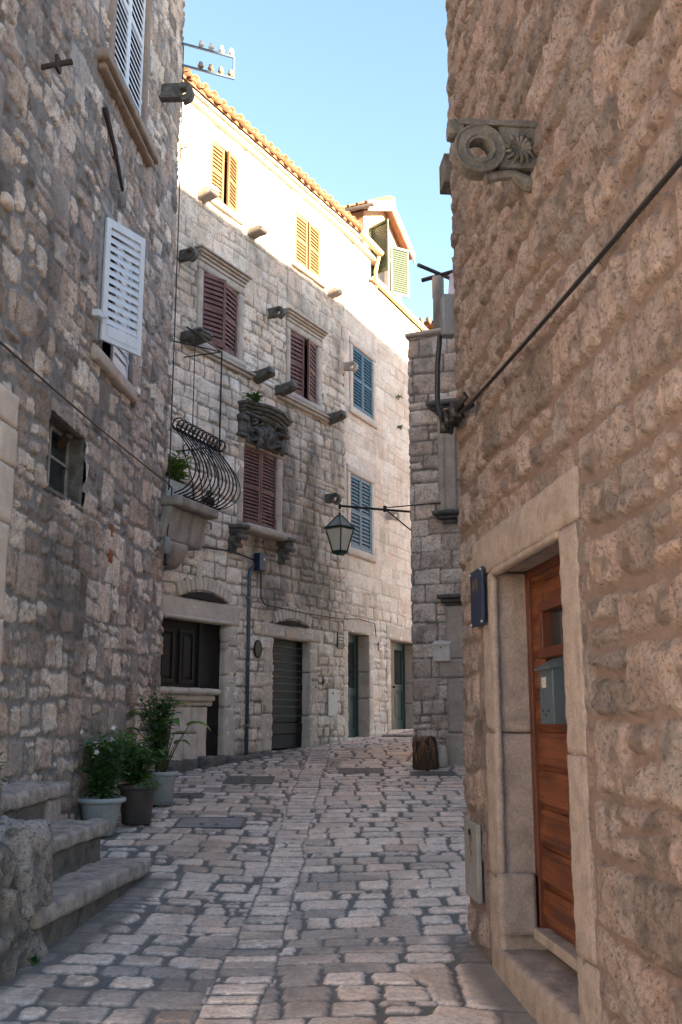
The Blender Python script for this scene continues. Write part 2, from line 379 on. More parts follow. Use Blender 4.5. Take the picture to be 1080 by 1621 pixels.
KY = [-20, 4, 5.5, 7.5, 9, 16.3, 17.3, 20, 23.5, 30, 60]; KZ = [-.5, -.06, -.01, .06, .18, .875, .95, 1.13, 1.33, 1.5, 2.]
_yy = np.linspace(-20, 60, 801); _zz = np.interp(_yy, KY, KZ); _k = np.ones(21) / 21; _zs = _zz.copy(); _zs[10:-10] = np.convolve(_zz, _k, 'valid')
def g(y): return np.interp(y, _yy, _zs)

# ================================================================== STREET
COVERS = [(-1.6, -.98, 14.4, 14.95), (-1.8, -1.1, 11.45, 11.95), (0., .6, 15.25, 15.75), (1.05, 1.65, 15.05, 15.4), (.9, 1.5, 21.2, 21.6), (-2.15, -1.8, 13.25, 13.55)]
def build_street():
    Y = [-.0]
    Y = [-20.]
    while Y[-1] < 2.5: Y.append(Y[-1] + .25)
    while Y[-1] < 34: Y.append(Y[-1] + max(.014, .0135 * (max(Y[-1], 5) / 6) ** 1.25))
    Y = np.array(Y)
    X = seg(-16., .4, -6., .12, -3.3, .03, -2.3, .0145, 1.35, .03, 2.4, .12, 9.)
    U, V = np.meshgrid(X, Y)
    lb = -.80 + .018 * (V - 6) + .05 * vn2(V * .35, V * 0, 5); rb = lb + .33 + .015 * vn2(V * .9, V * 0, 8)
    rot = .05
    A = stones(U + rot * V * 0, V + .06 * U, 11, .25, (.2, .42), .05, .018, .012, .003, R=.07, warp=.04, wf=1.7, p_split=.08, p_sub=.6, tilt=.004, cf=9, jvar=.9, edge_n=.016)
    B = stones(U, V - .02 * U, 23, .27, (.22, .46), .036, .016, .012, .003, R=.055, warp=.035, wf=1.7, p_split=.10, p_sub=.6, tilt=.004, cf=9, jvar=.9, edge_n=.014)
    Cc = stones((U - lb) * 1.0 + .0, V, 37, .2, (3., 4.), .036, .016, .013, .002, R=.06, warp=.02, wf=1.7, p_split=.05, tilt=.004, cf=9, jvar=.8, edge_n=.012)
    D = stones(U, V + .25 * U, 51, .8, (.7, 1.1), .03, .016, .03, .003, R=.05, warp=.05, wf=1.2, p_split=.2, p_sub=.3, tilt=.004, cf=7, jvar=.8, edge_n=.014)
    inl = U < lb; inc = (U >= lb) & (U <= rb)
    ind = (U > .42 + .12 * vn2(V * 3, V * 0, 3)) & (V < 6.75 + .1 * vn2(U * 3, V * 0, 4)) & ~inl & ~inc
    pick = lambda k: np.where(ind, D[k], np.where(inl, A[k], np.where(inc, Cc[k], B[k])))
    h, m, r1, r2, s = [pick(k) for k in range(5)]
    # joints at the strip borders
    dj = np.minimum(np.abs(U - lb + .02 * vn2(V * 3.1, V * 0, 21)), np.abs(U - rb + .025 * vn2(V * 2.7, V * 0, 22))); jm = sst(.003, .013, dj + .006 * fbm2(U * 20, V * 20, 9, 2))
    h = h * jm; m = m * jm
    # cement along the right-hand wall foot and beside the steps
    wx = .905 + .09 * (7.5 - V); edge = sst(.26, .12, wx - U + .05 * vn2(V * 2, V * 0, 14)) * sst(7.7, 7.5, V)
    le = sst(.3, .14, U - (-1.97 + .137 * (V - 7.28)) + .06 * vn2(V * 2, V * 0, 15)) * sst(9.6, 9.2, V)
    cm = np.maximum(edge, le); h = h * (1 - cm) + cm * .012; m = m * (1 - cm * .85)
    # worn flush patches of cement between the stones, mostly on the left
    pt = sst(.28, .5, fbm2(U * .8, V * .45, 61, 4) + .12 * (U < lb)); m2 = m * (1 - .55 * pt * (r2 < .45)); 
    for (a, b, c, d) in COVERS:
        k = ((U > a - .04) & (U < b + .04) & (V > c - .04) & (V < d + .04)); h = np.where(k, 0, h); m2 = np.where(k, 0, m2)
    wear = .02 * vn2(U * .6, V * .35, 71) - .015 * np.exp(-((U - lb - .15) / .5) ** 2)
    for (a, b, c, d) in COVERS: wear = np.where((U > a - .04) & (U < b + .04) & (V > c - .04) & (V < d + .04), -.0, wear); 
    rough = (r2 > .93) * m * .006 * fbm2(U * 30, V * 30, 66, 3)
    for (a, b, c, d) in COVERS: rough = np.where((U > a - .04) & (U < b + .04) & (V > c - .04) & (V < d + .04), 0, rough)
    Z = g(V) + h + wear + rough
    st = np.clip(sst(.15, .6, fbm2(U * 1.3, V * .9, 81, 4)) * .35 + .5 * (r2 > .93) * sst(.0, .3, fbm2(U * 26, V * 26, 67, 3)) + sst(.1, .5, fbm2(U * 24, V * 24, 91, 3)) * .35 * m, 0, 1)
    tone = np.clip(r1 * .8 + .2 * (U > lb), 0, 1)
    P = np.stack([U, V, Z], -1)
    o = grid_mesh('street', P, np.ones((P.shape[0] - 1, P.shape[1] - 1), bool), {'m': m2, 'r': tone, 's': st}, M['cobble'])
    tag(o, kind='structure')
    gm = MB().add([(-400, -300, -1.2), (400, -300, -1.2), (400, 500, -1.2), (-400, 500, -1.2)], [(0,1,2,3)])
    tag(gm.obj('ground', M['ground']), kind='structure')
build_street()

def cover(name, x0, x1, y0, y1, label, m, cat='manhole cover', round_=False):
    mb = MB(); n = 14; 
    for i in range(n):
        for j in range(n):
            pass
    xs = np.linspace(x0, x1, 9); ys = np.linspace(y0, y1, 9)
    vs = []; fs = []
    for dz in (.014, -.05):
        for y in ys:
            for x in xs: vs.append((x, y, float(g(y)) + dz))
    for i in range(8):
        for j in range(8):
            a = i * 9 + j; fs.append((a, a + 1, a + 10, a + 9)); a += 81; fs.append((a, a + 9, a + 10, a + 1))
    bd = [(0, k) for k in range(9)] + [(k, 8) for k in range(1, 9)] + [(8, k) for k in range(7, -1, -1)] + [(k, 0) for k in range(7, 0, -1)]
    ids = [i * 9 + j for i, j in bd]
    for k in range(len(ids)): a, b = ids[k], ids[(k + 1) % len(ids)]; fs.append((a, b, b + 81, a + 81))
    mb.add(vs, fs)
    e = empty(name, ((x0 + x1) / 2, (y0 + y1) / 2, float(g((y0 + y1) / 2))), 0, label, cat, 'covers set flush in the paving')
    o = mb.obj('plate', m, e); o.location = -e.location
    fr = MB(); c = (x0 + x1) / 2
    for (a, b, c_, d) in ((x0 - .03, x0, y0 - .03, y1 + .03), (x1, x1 + .03, y0 - .03, y1 + .03), (x0, x1, y0 - .03, y0), (x0, x1, y1, y1 + .03)):
        q = [(a, c_), (b, c_), (b, d), (a, d)]
        fr.add([(x, y, float(g(y)) + .017) for x, y in q] + [(x, y, float(g(y)) - .05) for x, y in q], [(0,1,2,3), (7,6,5,4), (0,4,5,1), (1,5,6,2), (2,6,7,3), (3,7,4,0)])
    f = fr.obj('frame', M['cover'], e); f.location = -e.location
    k = MB(); yk = y0 + (y1 - y0) * .3
    for sx in (-1, 1):
      k.lathe((c + sx * (x1 - x0) * .12, yk, float(g(yk)) + .014), [(.028, 0), (.028, .004), (.012, .005)], 12)
      kk = k.obj('lifting_hole', M['dark'], e); kk.location = -e.location; k = MB()
    return e
cover('manhole_cover', -1.6, -.98, 14.4, 14.95, 'dark square cover in the paving in front of the dark brown counter door', M['cover'])
cover('manhole_cover', -1.8, -1.1, 11.45, 11.95, 'wide cement grey cover in the paving right of the three plant pots', M['render_grey'])
cover('manhole_cover', 0., .6, 15.25, 15.75, 'dark cover in the paving a little way left of the tree stump', M['cover'])
cover('manhole_cover', 1.05, 1.65, 15.05, 15.4, 'dark cover in the paving directly before the tree stump', M['cover'])
cover('manhole_cover', .9, 1.5, 21.2, 21.6, 'farthest dark cover, at the foot of the wall between the two green doors', M['cover'])
cover('manhole_cover', -2.15, -1.8, 13.25, 13.55, 'small dark cover just behind the pot with saucer', M['cover'], 'drain cover')

# ================================================================== shared builders
def shutter_mb(w_, h_, nl, th=.035, st=.055, mid=True, closed=0.6, hinge='l'):
    """leaf in local coords: x 0..w, y = -out, z 0..h"""
    m = MB()
    m.bo(0, st, 0, th, 0, h_); m.bo(w_ - st, w_, 0, th, 0, h_)
    m.bo(st, w_ - st, 0, th, 0, st * 1.4); m.bo(st, w_ - st, 0, th, h_ - st * 1.3, h_)
    zr = [(st * 1.4, h_ - st * 1.3)]
    if mid: m.bo(st, w_ - st, 0, th, h_ * .47, h_ * .47 + st); zr = [(st * 1.4, h_ * .47), (h_ * .47 + st, h_ - st * 1.3)]
    for a, b in zr:
        n = max(2, int(round(nl * (b - a) / h_))); p = (b - a) / n
        for k in range(n):
            z = a + p * (k + .5); s = p * closed
            m.add([(st, -.004, z + s * .75), (w_ - st, -.004, z + s * .75), (w_ - st, -.004, z + s * .5), (st, -.004, z + s * .5),
                   (st, -th + .003, z - s * .5), (w_ - st, -th + .003, z - s * .5), (w_ - st, -th + .003, z - s * .75), (st, -th + .003, z - s * .75)],
                  [(0,1,2,3), (7,6,5,4), (0,4,5,1), (3,2,6,7), (0,3,7,4), (1,5,6,2)])
    return m
def shutters(win, t0, t1, z0, z1, m, out=.0, angles=(0, 0), nl=20, th=.035, closed=.6, mid=True):
    w_ = (t1 - t0) / 2 - .004; h_ = z1 - z0
    for k, ang in enumerate(angles):
        if ang is None: continue
        mb = shutter_mb(w_, h_, nl, th, closed=closed, mid=mid)
        if k == 1: mb.v = [(-x, y, z) for x, y, z in mb.v]
        # hinge pins and a knob
        sx = 1 if k == 0 else -1
        for z in (.15 * h_, .85 * h_): mb.box(sx * -.012, sx * .02, -th - .006, .0, z - .03, z + .03)
        o = mb.obj('shutter', m, win, .003)
        o.location = (t0 if k == 0 else t1, -out, z0); o.rotation_euler = (0, 0, math.radians(-ang if k == 0 else ang))
def recess(parent, t0, t1, z0, z1, depth, m, name='reveal'):
    mb = MB(); e = .05
    mb.bo(t0 - e, t0, -depth, .0, z0 - e, z1 + e); mb.bo(t1, t1 + e, -depth, .0, z0 - e, z1 + e)
    mb.bo(t0, t1, -depth, .0, z1, z1 + e); mb.bo(t0, t1, -depth, .0, z0 - e, z0)
    return mb.obj(name, m, parent)
def casement(parent, t0, t1, z0, z1, o, m=None, bars=2):
    mb = MB(); f = .05; m = m or M['dark']
    mb.bo(t0, t0 + f, o - .04, o, z0, z1); mb.bo(t1 - f, t1, o - .04, o, z0, z1); mb.bo(t0 + f, t1 - f, o - .04, o, z0, z0 + f); mb.bo(t0 + f, t1 - f, o - .04, o, z1 - f, z1)
    c = (t0 + t1) / 2; mb.bo(c - .03, c + .03, o - .04, o + .002, z0 + f, z1 - f)
    for k in range(bars): z = z0 + (z1 - z0) * (k + 1) / (bars + 1); mb.bo(t0 + f, c - .03, o - .035, o - .005, z - .012, z + .012); mb.bo(c + .03, t1 - f, o - .035, o - .005, z - .012, z + .012)
    mb.obj('casement', m, parent); MB().bo(t0 + f, t1 - f, o - .03, o - .025, z0 + f, z1 - f).obj('pane', M['dark'], parent)  # near-black pane paints the shade behind the louvres

def window(house, t0, t1, z0, z1, sm, angles=(0, 0), fr=.13, fm=None, sill=True, cornice=False, depth=.16, nl=20, fo=.045, bigsill=0, closed=.6, label=None, cas=None):
    fm = fm or M['trim']
    f = MB(); f.add(*_m(ro(t0 - fr, t0, -.12, fo, z0 - .0, z1, r=.01, amp=.003, res=.06, seed=3)))
    f.add(*_m(ro(t1, t1 + fr, -.12, fo, z0 - .0, z1, r=.01, amp=.003, res=.06, seed=4)))
    f.add(*_m(ro(t0 - fr - .02, t1 + fr + .02, -.12, fo + .003, z1, z1 + fr, r=.01, amp=.003, res=.06, seed=5)))
    win = f.obj('window', fm, house, 0, True)
    if label: win['label'] = label
    recess(win, t0, t1, z0, z1, .3, fm)
    if sill:
        s = ro(t0 - fr - .05, t1 + fr + .05, -.12, fo + .05, z0 - .12, z0, r=.015, amp=.004, seed=6)
        if bigsill:
            s.add(*_m(ro(t0 - fr - .34, t1 + fr + .34, -.05, fo + .07, z0 - .17, z0 - .115, r=.02, amp=.004, seed=7)))
            s.add(*_m(ro(t0 - fr - .3, t1 + fr + .3, -.05, fo + .035, z0 - .23, z0 - .165, r=.02, amp=.004, seed=8)))
        s.obj('sill', fm, win, 0, True)
    if cornice:
        c = MB()
        for (e, oo, a, b) in ((.01, .02, 0, .07), (.03, .05, .07, .12), (.06, .085, .12, .17), (.09, .12, .17, .21)):
            c.add(*_m(ro(t0 - fr - e, t1 + fr + e, -.05, fo + oo, z1 + fr + a, z1 + fr + b, r=.012, amp=.003, seed=9)))
        c.obj('cornice', fm, win, 0, True)
    casement(win, t0, t1, z0, z1, -.14, cas)
    shutters(win, t0 + .01, t1 - .01, z0 + .01, z1 - .01, sm, -.03, angles, nl, closed=closed)
    return win
def _m(mb): return mb.v, mb.f

def ring_mb(L=.5, H=.34, T=.12, hole=.055, notch=True, carve=False):
    """stone eye bracket: slab perpendicular to the wall. p = outwards, q = up"""
    R = H / 2; c = (L - R, 0); out = [];
    m = MB(); n = 28
    outer = []; inner = []
    for k in range(n):
        a = 2 * PI * k / n; d = Vector((math.cos(a), math.sin(a)))
        inner.append((c[0] + d.x * hole, c[1] + d.y * hole))
        # ray to the silhouette: disc at the tip, slab with scalloped underside towards the wall
        rr = R
        if d.x < -.05:
            tx = (c[0] + .03) / -d.x; ty = (R * .92 if d.y > 0 else R * .62) / max(abs(d.y), 1e-3); rr = min(tx, ty)
        outer.append((c[0] + d.x * rr, c[1] + d.y * rr))
    def ring(pl, t): return [(t, -p, q) for p, q in pl]
    vs = ring(outer, -T / 2) + ring(inner, -T / 2) + ring(outer, T / 2) + ring(inner, T / 2)
    fs = []
    for k in range(n):
        j = (k + 1) % n
        fs += [(k, j, n + j, n + k), (2*n + k, 3*n + k, 3*n + j, 2*n + j), (k, 2*n + k, 2*n + j, j), (n + k, n + j, 3*n + j, 3*n + k)]
    m.add(vs, fs)
    return m, c
def ring_bracket(house, t, z, L=.45, H=.3, T=.12, mtl=None, hole=.06):
    mb, c = ring_mb(L, H, T, hole)
    # raised lip round the eye
    mb.tube([(sg * T / 2, -(c[0] + math.cos(a) * hole * 1.45), c[1] + math.sin(a) * hole * 1.45) for sg in (1,) for a in np.linspace(0, 2 * PI, 21)], .012, 6, False)
    mb.tube([(-T / 2, -(c[0] + math.cos(a) * hole * 1.45), c[1] + math.sin(a) * hole * 1.45) for a in np.linspace(0, 2 * PI, 21)], .012, 6, False)
    o = mb.obj('ring_bracket', mtl or M['trim_dark'], house, .012, False, (t, 0, z)); return o
def console_stone(house, t, z, L, W_, H, mtl, droop=0., seed=1, name='console_stone', round_=.05):
    mb = ro(-W_ / 2, W_ / 2, -.1, L, -H / 2, H / 2, r=round_, amp=.008, res=.035, seed=seed)
    V = np.array(mb.v); o = np.clip(-V[:,1] / L, 0, 1); V[:,2] -= droop * o ** 2; V[:,2] += (V[:,2] < 0) * o * H * .25
    mb.v = [tuple(v) for v in V.tolist()]
    return mb.obj(name, mtl, house, 0, True, (t, 0, z))
def jambs(name, house, t0, t1, z0, z1, jw, lw, fo, m, depth=.3, seed=1, lint_ext=.0, lintel_z=None, sill=True):
    """stone surround built of separate blocks; returns the part"""
    mb = MB(); rnd = random.Random(seed)
    for side in (0, 1):
        z = z0
        while z < z1 - .01:
            h = min(rnd.uniform(.45, .95), z1 - z)
            if z1 - (z + h) < .25: h = z1 - z
            wj = jw * rnd.uniform(.92, 1.1); a, b = (t0 - wj, t0) if side == 0 else (t1, t1 + wj)
            mb.add(*_m(ro(a, b, -depth, fo + rnd.uniform(-.004, .004), z + .003, z + h - .003, r=.012, amp=.004, res=.05, seed=rnd.randint(1, 999))))
            z += h
    mb.add(*_m(ro(t0 - jw - lint_ext, t1 + jw + lint_ext, -depth, fo + .004, z1, z1 + lw, r=.015, amp=.004, res=.05, seed=seed + 5)))
    if sill: mb.add(*_m(ro(t0 - .01, t1 + .01, -depth, fo + .02, z0 - .2, z0, r=.02, amp=.006, res=.05, seed=seed + 8)))
    return mb.obj(name, m, house, 0, True)

# ================================================================== RIGHT HOUSE
def build_right():
    H = empty('stone_house', (FR['o'][0], FR['o'][1], 0), FR['a'], 'near right house of rough pinkish stones with a varnished orange brown door', 'house')
    S = seg(-.5, .02, -.12, .011, 4.3, .04, 5.6); Z = seg(-.15, .012, 5., .018, 8., .06, 10.5)
    holes = [(.93, 2.43, .0, 2.6)]
    def fn(U, V):
        h, m, r1, r2, s = stones(U, V, 101, .28, (.24, .54), .034, .033, .022, .018, R=.06, warp=.03, wf=2.2, p_split=.2, p_sub=.3, tilt=.014, cf=16, mn=.003, jvar=.9, edge_n=.012)
        h = h * (.35 + .65 * sst(-.02, .12, U)) + .012 * fbm2(U * .9, V * .9, 7, 2)
        st = np.clip(m * sst(.15, .55, fbm2(U * 8, V * 8, 31, 4)) * .7, 0, 1)
        st = np.maximum(st, .5 * sst(.45, .0, V) * sst(-.2, .4, fbm2(U * 3, V * 3, 5, 3)))
        tone = np.clip(r1, 0, 1)
        fl = sst(.12, .02, np.maximum(np.maximum(.55 - U, U - 2.78), np.maximum(V - 2.8, 0)))   # flush mortar around the doorway
        h = h * (1 - .8 * fl)
        return h, m, tone, st
    wall('wall', S, Z, fn, holes, M['right'], H, c0=.0, c1=5.)
    b = MB(); b.bo(.07, 4.95, -5.2, -.31, -.3, 10.48); b.obj('core', M['trim_pink'], H)
    MB().bo(-.1, 5.1, -5.3, .15, 10.5, 10.65).obj('roof', M['tile'], H)
    # doorway
    J = MB()
    for a, b_, z0, z1, fo, sd_ in ((.66, .95, -.05, .62, .012, 1), (.68, .95, .626, 1.5, .016, 2), (.67, .95, 1.506, 2.53, .012, 3), (2.41, 2.72, -.1, .5, .012, 4), (2.41, 2.68, .506, 1.42, .016, 5), (2.41, 2.7, 1.426, 2.53, .012, 6)):
        J.add(*_m(ro(a, b_, -.32, fo, z0, z1, r=.012, amp=.005, res=.03, seed=sd_, freq=16)))
    J.add(*_m(ro(.2, 2.75, -.32, .02, 2.533, 2.8, r=.015, amp=.006, res=.035, seed=9, freq=16)))
    dr = J.obj('door_surround', M['trim_pink'], H, 0, True)
    mo = MB()                                              # moulding on the far jamb and along the lintel
    for k, (a, b_, o0, o1) in enumerate(((.945, .972, -.03, .014),)): mo.add(*_m(ro(a, b_, o0, o1, .62, 2.5, r=.018, amp=.005, res=.03, seed=30 + k, freq=14)))
    for k, (z_, o0, o1) in enumerate(((2.5, -.05, .018),)): mo.add(*_m(ro(.95, 2.41, o0, o1, z_, 2.545, r=.018, amp=.004, res=.03, seed=40 + k, freq=14)))
    mo.add(*_m(ro(.94, 1.03, -.2, .035, .3, .66, r=.02, amp=.004, res=.03, seed=12)))
    mo.obj('moulding', M['trim_pink'], dr, 0, True)
    st = ro(.9, 2.44, -.31, .02, -.2, .21, r=.025, amp=.008, res=.03, seed=14, freq=9); st.obj('doorstep', M['trim_pink'], dr, 0, True)
    # door leaf with moulded boards
    d0, d1, z0, z1, o = .99, 2.38, .33, 2.53, -.24
    F = MB(); F.bo(d0 - .03, d0 + .05, o - .05, o + .03, z0 - .02, z1); F.bo(d1 - .05, d1 + .03, o - .05, o + .03, z0 - .02, z1); F.bo(d0 + .05, d1 - .05, o - .05, o + .03, z1 - .05, z1)
    D = F.obj('door', M['door_frame'], H, .004)
    L = MB(); z = z0 + .02; bh = .232; k = 0
    wz = (1.96, 2.28)
    while z < z1 - .06:
        zt = min(z + bh, z1 - .05)
        parts = [(d0 + .05, d1 - .05)]
        if z < wz[1] and zt > wz[0]: parts = [(d0 + .05, 1.28), (1.86, d1 - .05)]
        for a, b_ in parts:
            # each board is a shallow wave: raised body, sunk groove at its foot
            prof = [(z, -.02), (z + .02, -.012), (z + .035, .006), (z + .055, .012), (zt - .03, .004), (zt - .006, -.004), (zt, -.02)]
            n = len(prof)
            vs = [(a, -(o + p), q) for q, p in prof] + [(b_, -(o + p), q) for q, p in prof] + [(a, -(o - .03), z), (a, -(o - .03), zt), (b_, -(o - .03), z), (b_, -(o - .03), zt)]
            fs = [(i, n + i, n + i + 1, i + 1) for i in range(n - 1)] + [tuple(range(n)) + (2*n + 1, 2*n), tuple(range(2*n - 1, n - 1, -1)) + (2*n + 2, 2*n + 3)]
            L.add(vs, fs)
        z = zt; k += 1
    L.bo(1.28, 1.86, o - .03, o + .004, 2.292, 2.42); L.obj('boards', M['door_red'], D)
    stt = MB(); z = z0 + .02
    while z < z1 - .3:
        for zz in (z + .075, z + bh - .035):
            for x in np.arange(d0 + .1, d1 - .08, .055):
                if 1.22 < x < 1.92 and 1.9 < zz < 2.33: continue
                stt.lathe((0, 0, 0), [(.006, 0), (.0045, .003), (.001, .004)], 6); 
                for i in range(len(stt.v) - 18, len(stt.v)):
                    vx, vy, vz = stt.v[i]; stt.v[i] = (x + vx, -(o + .0105) - vz, zz + vy)
        z += bh
    stt.obj('studs', M['door_frame'], D)['kind'] = 'stuff'
    Wn = MB()
    for (a, b_, c, d) in ((1.27, 1.34, 1.95, 2.29), (1.8, 1.87, 1.95, 2.29), (1.34, 1.8, 1.95, 2.01), (1.34, 1.8, 2.23, 2.29)): Wn.bo(a, b_, o - .03, o + .04, c, d)
    wn = Wn.obj('door_window', M['door_frame'], D, .006)
    MB().bo(1.34, 1.8, o - .035, o - .02, 2.01, 2.23).obj('pane', M['glass'], D)
    MB().bo(d0 + .02, d1 - .02, o - .06, o + .07, z0 - .045, z0 + .018).obj('weather_bar', M['trim_pink'], D, .008)
    kn = MB(); kn.lathe((0,0,0), [(.012, 0), (.012, .03), (.026, .04), (.028, .055), (.018, .07), (0.001, .073)], 14); kn.v = [(2.24 + x, -(o + .01) - z, 1.3 + y) for x, y, z in kn.v]
    kn.obj('handle', M['rust'], D, 0, True)
    # carved eye bracket, high on the wall
    Lb, Hb, Tb = .48, .3, .1; mb = MB()
    cx = Lb - .145; n = 30; R0, r0 = .145, .062
    outer = [(cx + R0 * math.cos(2 * PI * k / n), R0 * math.sin(2 * PI * k / n) - .01) for k in range(n)]
    inner = [(cx + r0 * math.cos(2 * PI * k / n), r0 * math.sin(2 * PI * k / n) - .01) for k in range(n)]
    vs = [(-Tb / 2, -p, q) for p, q in outer] + [(-Tb / 2, -p, q) for p, q in inner] + [(Tb / 2, -p, q) for p, q in outer] + [(Tb / 2, -p, q) for p, q in inner]
    fs = []
    for k in range(n):
        j = (k + 1) % n; fs += [(k, j, n + j, n + k), (2*n+k, 3*n+k, 3*n+j, 2*n+j), (k, 2*n+k, 2*n+j, j), (n+k, n+j, 3*n+j, 3*n+k)]
    mb.add(vs, fs)
    for rr in (.14, .085):
        for sg in (-1, 1): mb.tube([(sg * Tb / 2, -(cx + math.cos(a) * rr), -.01 + math.sin(a) * rr) for a in np.linspace(0, 2 * PI, 31)], .009, 6, False)
    mb.add(*_m(ro(-.045, .045, -.1, cx - .11, -.12, .135, r=.01, amp=.003, res=.03, seed=2)))
    mb.add(*_m(ro(-.06, .06, -.1, Lb - .02, .13, .17, r=.01, amp=.003, res=.03, seed=3)))
    mb.add(*_m(ro(-.05, .05, Lb - .06, Lb + .03, .07, .165, r=.015, amp=.003, res=.03, seed=4)))
    mb.tube([(0, .05, -.21), (0, -.06, -.19), (0, -.14, -.14), (0, -.22, -.15), (0, -.3, -.17)], [.05, .045, .03, .03, .04], 8)
    for a in np.linspace(0, 2 * PI, 15)[:-1]:                # carved foliage on the web
        for sg in (-1, 1): mb.tube([(sg * .045, -(.11 + .015 * math.cos(a)), .0 + .015 * math.sin(a)), (sg * .062, -(.11 + .06 * math.cos(a)), .0 + .06 * math.sin(a)), (sg * .05, -(.11 + .1 * math.cos(a + .15)), .0 + .1 * math.sin(a + .15))], [.008, .014, .003], 5)
    o_ = mb.obj('ring_bracket', M['trim_dark'], H, 0, False, (2.28, 0, 4.74)); o_['label'] = 'carved stone bracket with a round eye'
    # small box on the corner
    MB().bo(-.3, -.08, -.2, .05, 5.9, 6.16).obj('side_ledge', M['trim_dark'], H, .01)
    return H
build_right()

def plaque(F, t0, t1, z0, z1, o, th, m, name, label, cat):
    e = wthing(F, name, (t0 + t1) / 2, o, z0, label, cat); w_ = (t1 - t0) / 2
    MB().bo(-w_, w_, 0, th, 0, z1 - z0).obj('plate', m, e, .004)
    return e, w_
e, hw = plaque(FR, .52, .87, 2.2, 2.58, .035, .02, M['navy'], 'wall_plaque', 'navy blue plaque with faint gold marks beside the orange brown door', 'plaque')
for sx in (-.07, .02):
    q = MB(); q.bo(sx - .022, sx + .022, .02, .023, .255, .30); q.bo(sx - .008, sx + .008, .02, .024, .235, .32); q.obj('emblem', M['gold'], e)
for sx in (-1, 1):
    for z in (.015, .36): MB().box(sx * (hw - .012) - .008, sx * (hw - .012) + .008, -.03, -.015, z - .006, z + .008).obj('screw', M['light_grey'], e)
e, hw = plaque(FR, .1, .5, .4, .9, .02, .03, M['slate_grey'], 'utility_panel', 'pale grey meter panel low on the corner of the pink stone wall', 'utility panel')
e.children[0].data.materials[0] = mat('dull grey panel', (.23,.235,.23), .5, .1, .2, 8, .05)
q = MB(); q.lathe((0,0,0), [(.022, 0), (.022, .006)], 14); q.v = [(x, -.035 - z, .43 + y) for x, y, z in q.v]; q.obj('lock', M['dark'], e)
MB().bo(-.012, .012, .035, .038, .24, .33).obj('slot', M['ceramic'], e)

def letterbox(F, t0, t1, z0, z1, o, dp, m, label, holes=True):
    e = wthing(F, 'mailbox', (t0 + t1) / 2, o, z0, label, 'mailbox'); w_ = (t1 - t0) / 2; h = z1 - z0
    MB().bo(-w_, w_, 0, dp, 0, h).obj('body', m, e, .006)
    l = MB(); l.add([(-w_ - .01, .0, h + .06), (w_ + .01, .0, h + .06), (w_ + .012, -dp - .025, h), (-w_ - .012, -dp - .025, h), (-w_ - .01, .0, h), (w_ + .01, .0, h), (w_ + .012, -dp - .025, h - .015), (-w_ - .012, -dp - .025, h - .015)],
                     [(0,1,2,3), (0,4,5,1), (3,2,6,7), (0,3,7,4), (1,5,6,2), (4,7,6,5)]); l.obj('lid', m, e, .003)
    return e, w_, h
e, hw, h = letterbox(FR, 1.47, 1.73, 1.56, 1.88, -.225, .09, M['slate_grey'], 'slate blue mailbox hanging on the orange brown door')
MB().bo(-.07, .01, .09, .095, h - .115, h - .055).obj('name_plate', M['light_grey'], e, .002)
for x, z in ((-.07, .075), (-.02, .05), (.04, .075)): q = MB(); q.bo(x - .014, x + .01, .09, .0915, z - .006, z + .006); q.obj('vent', M['dark'], e)

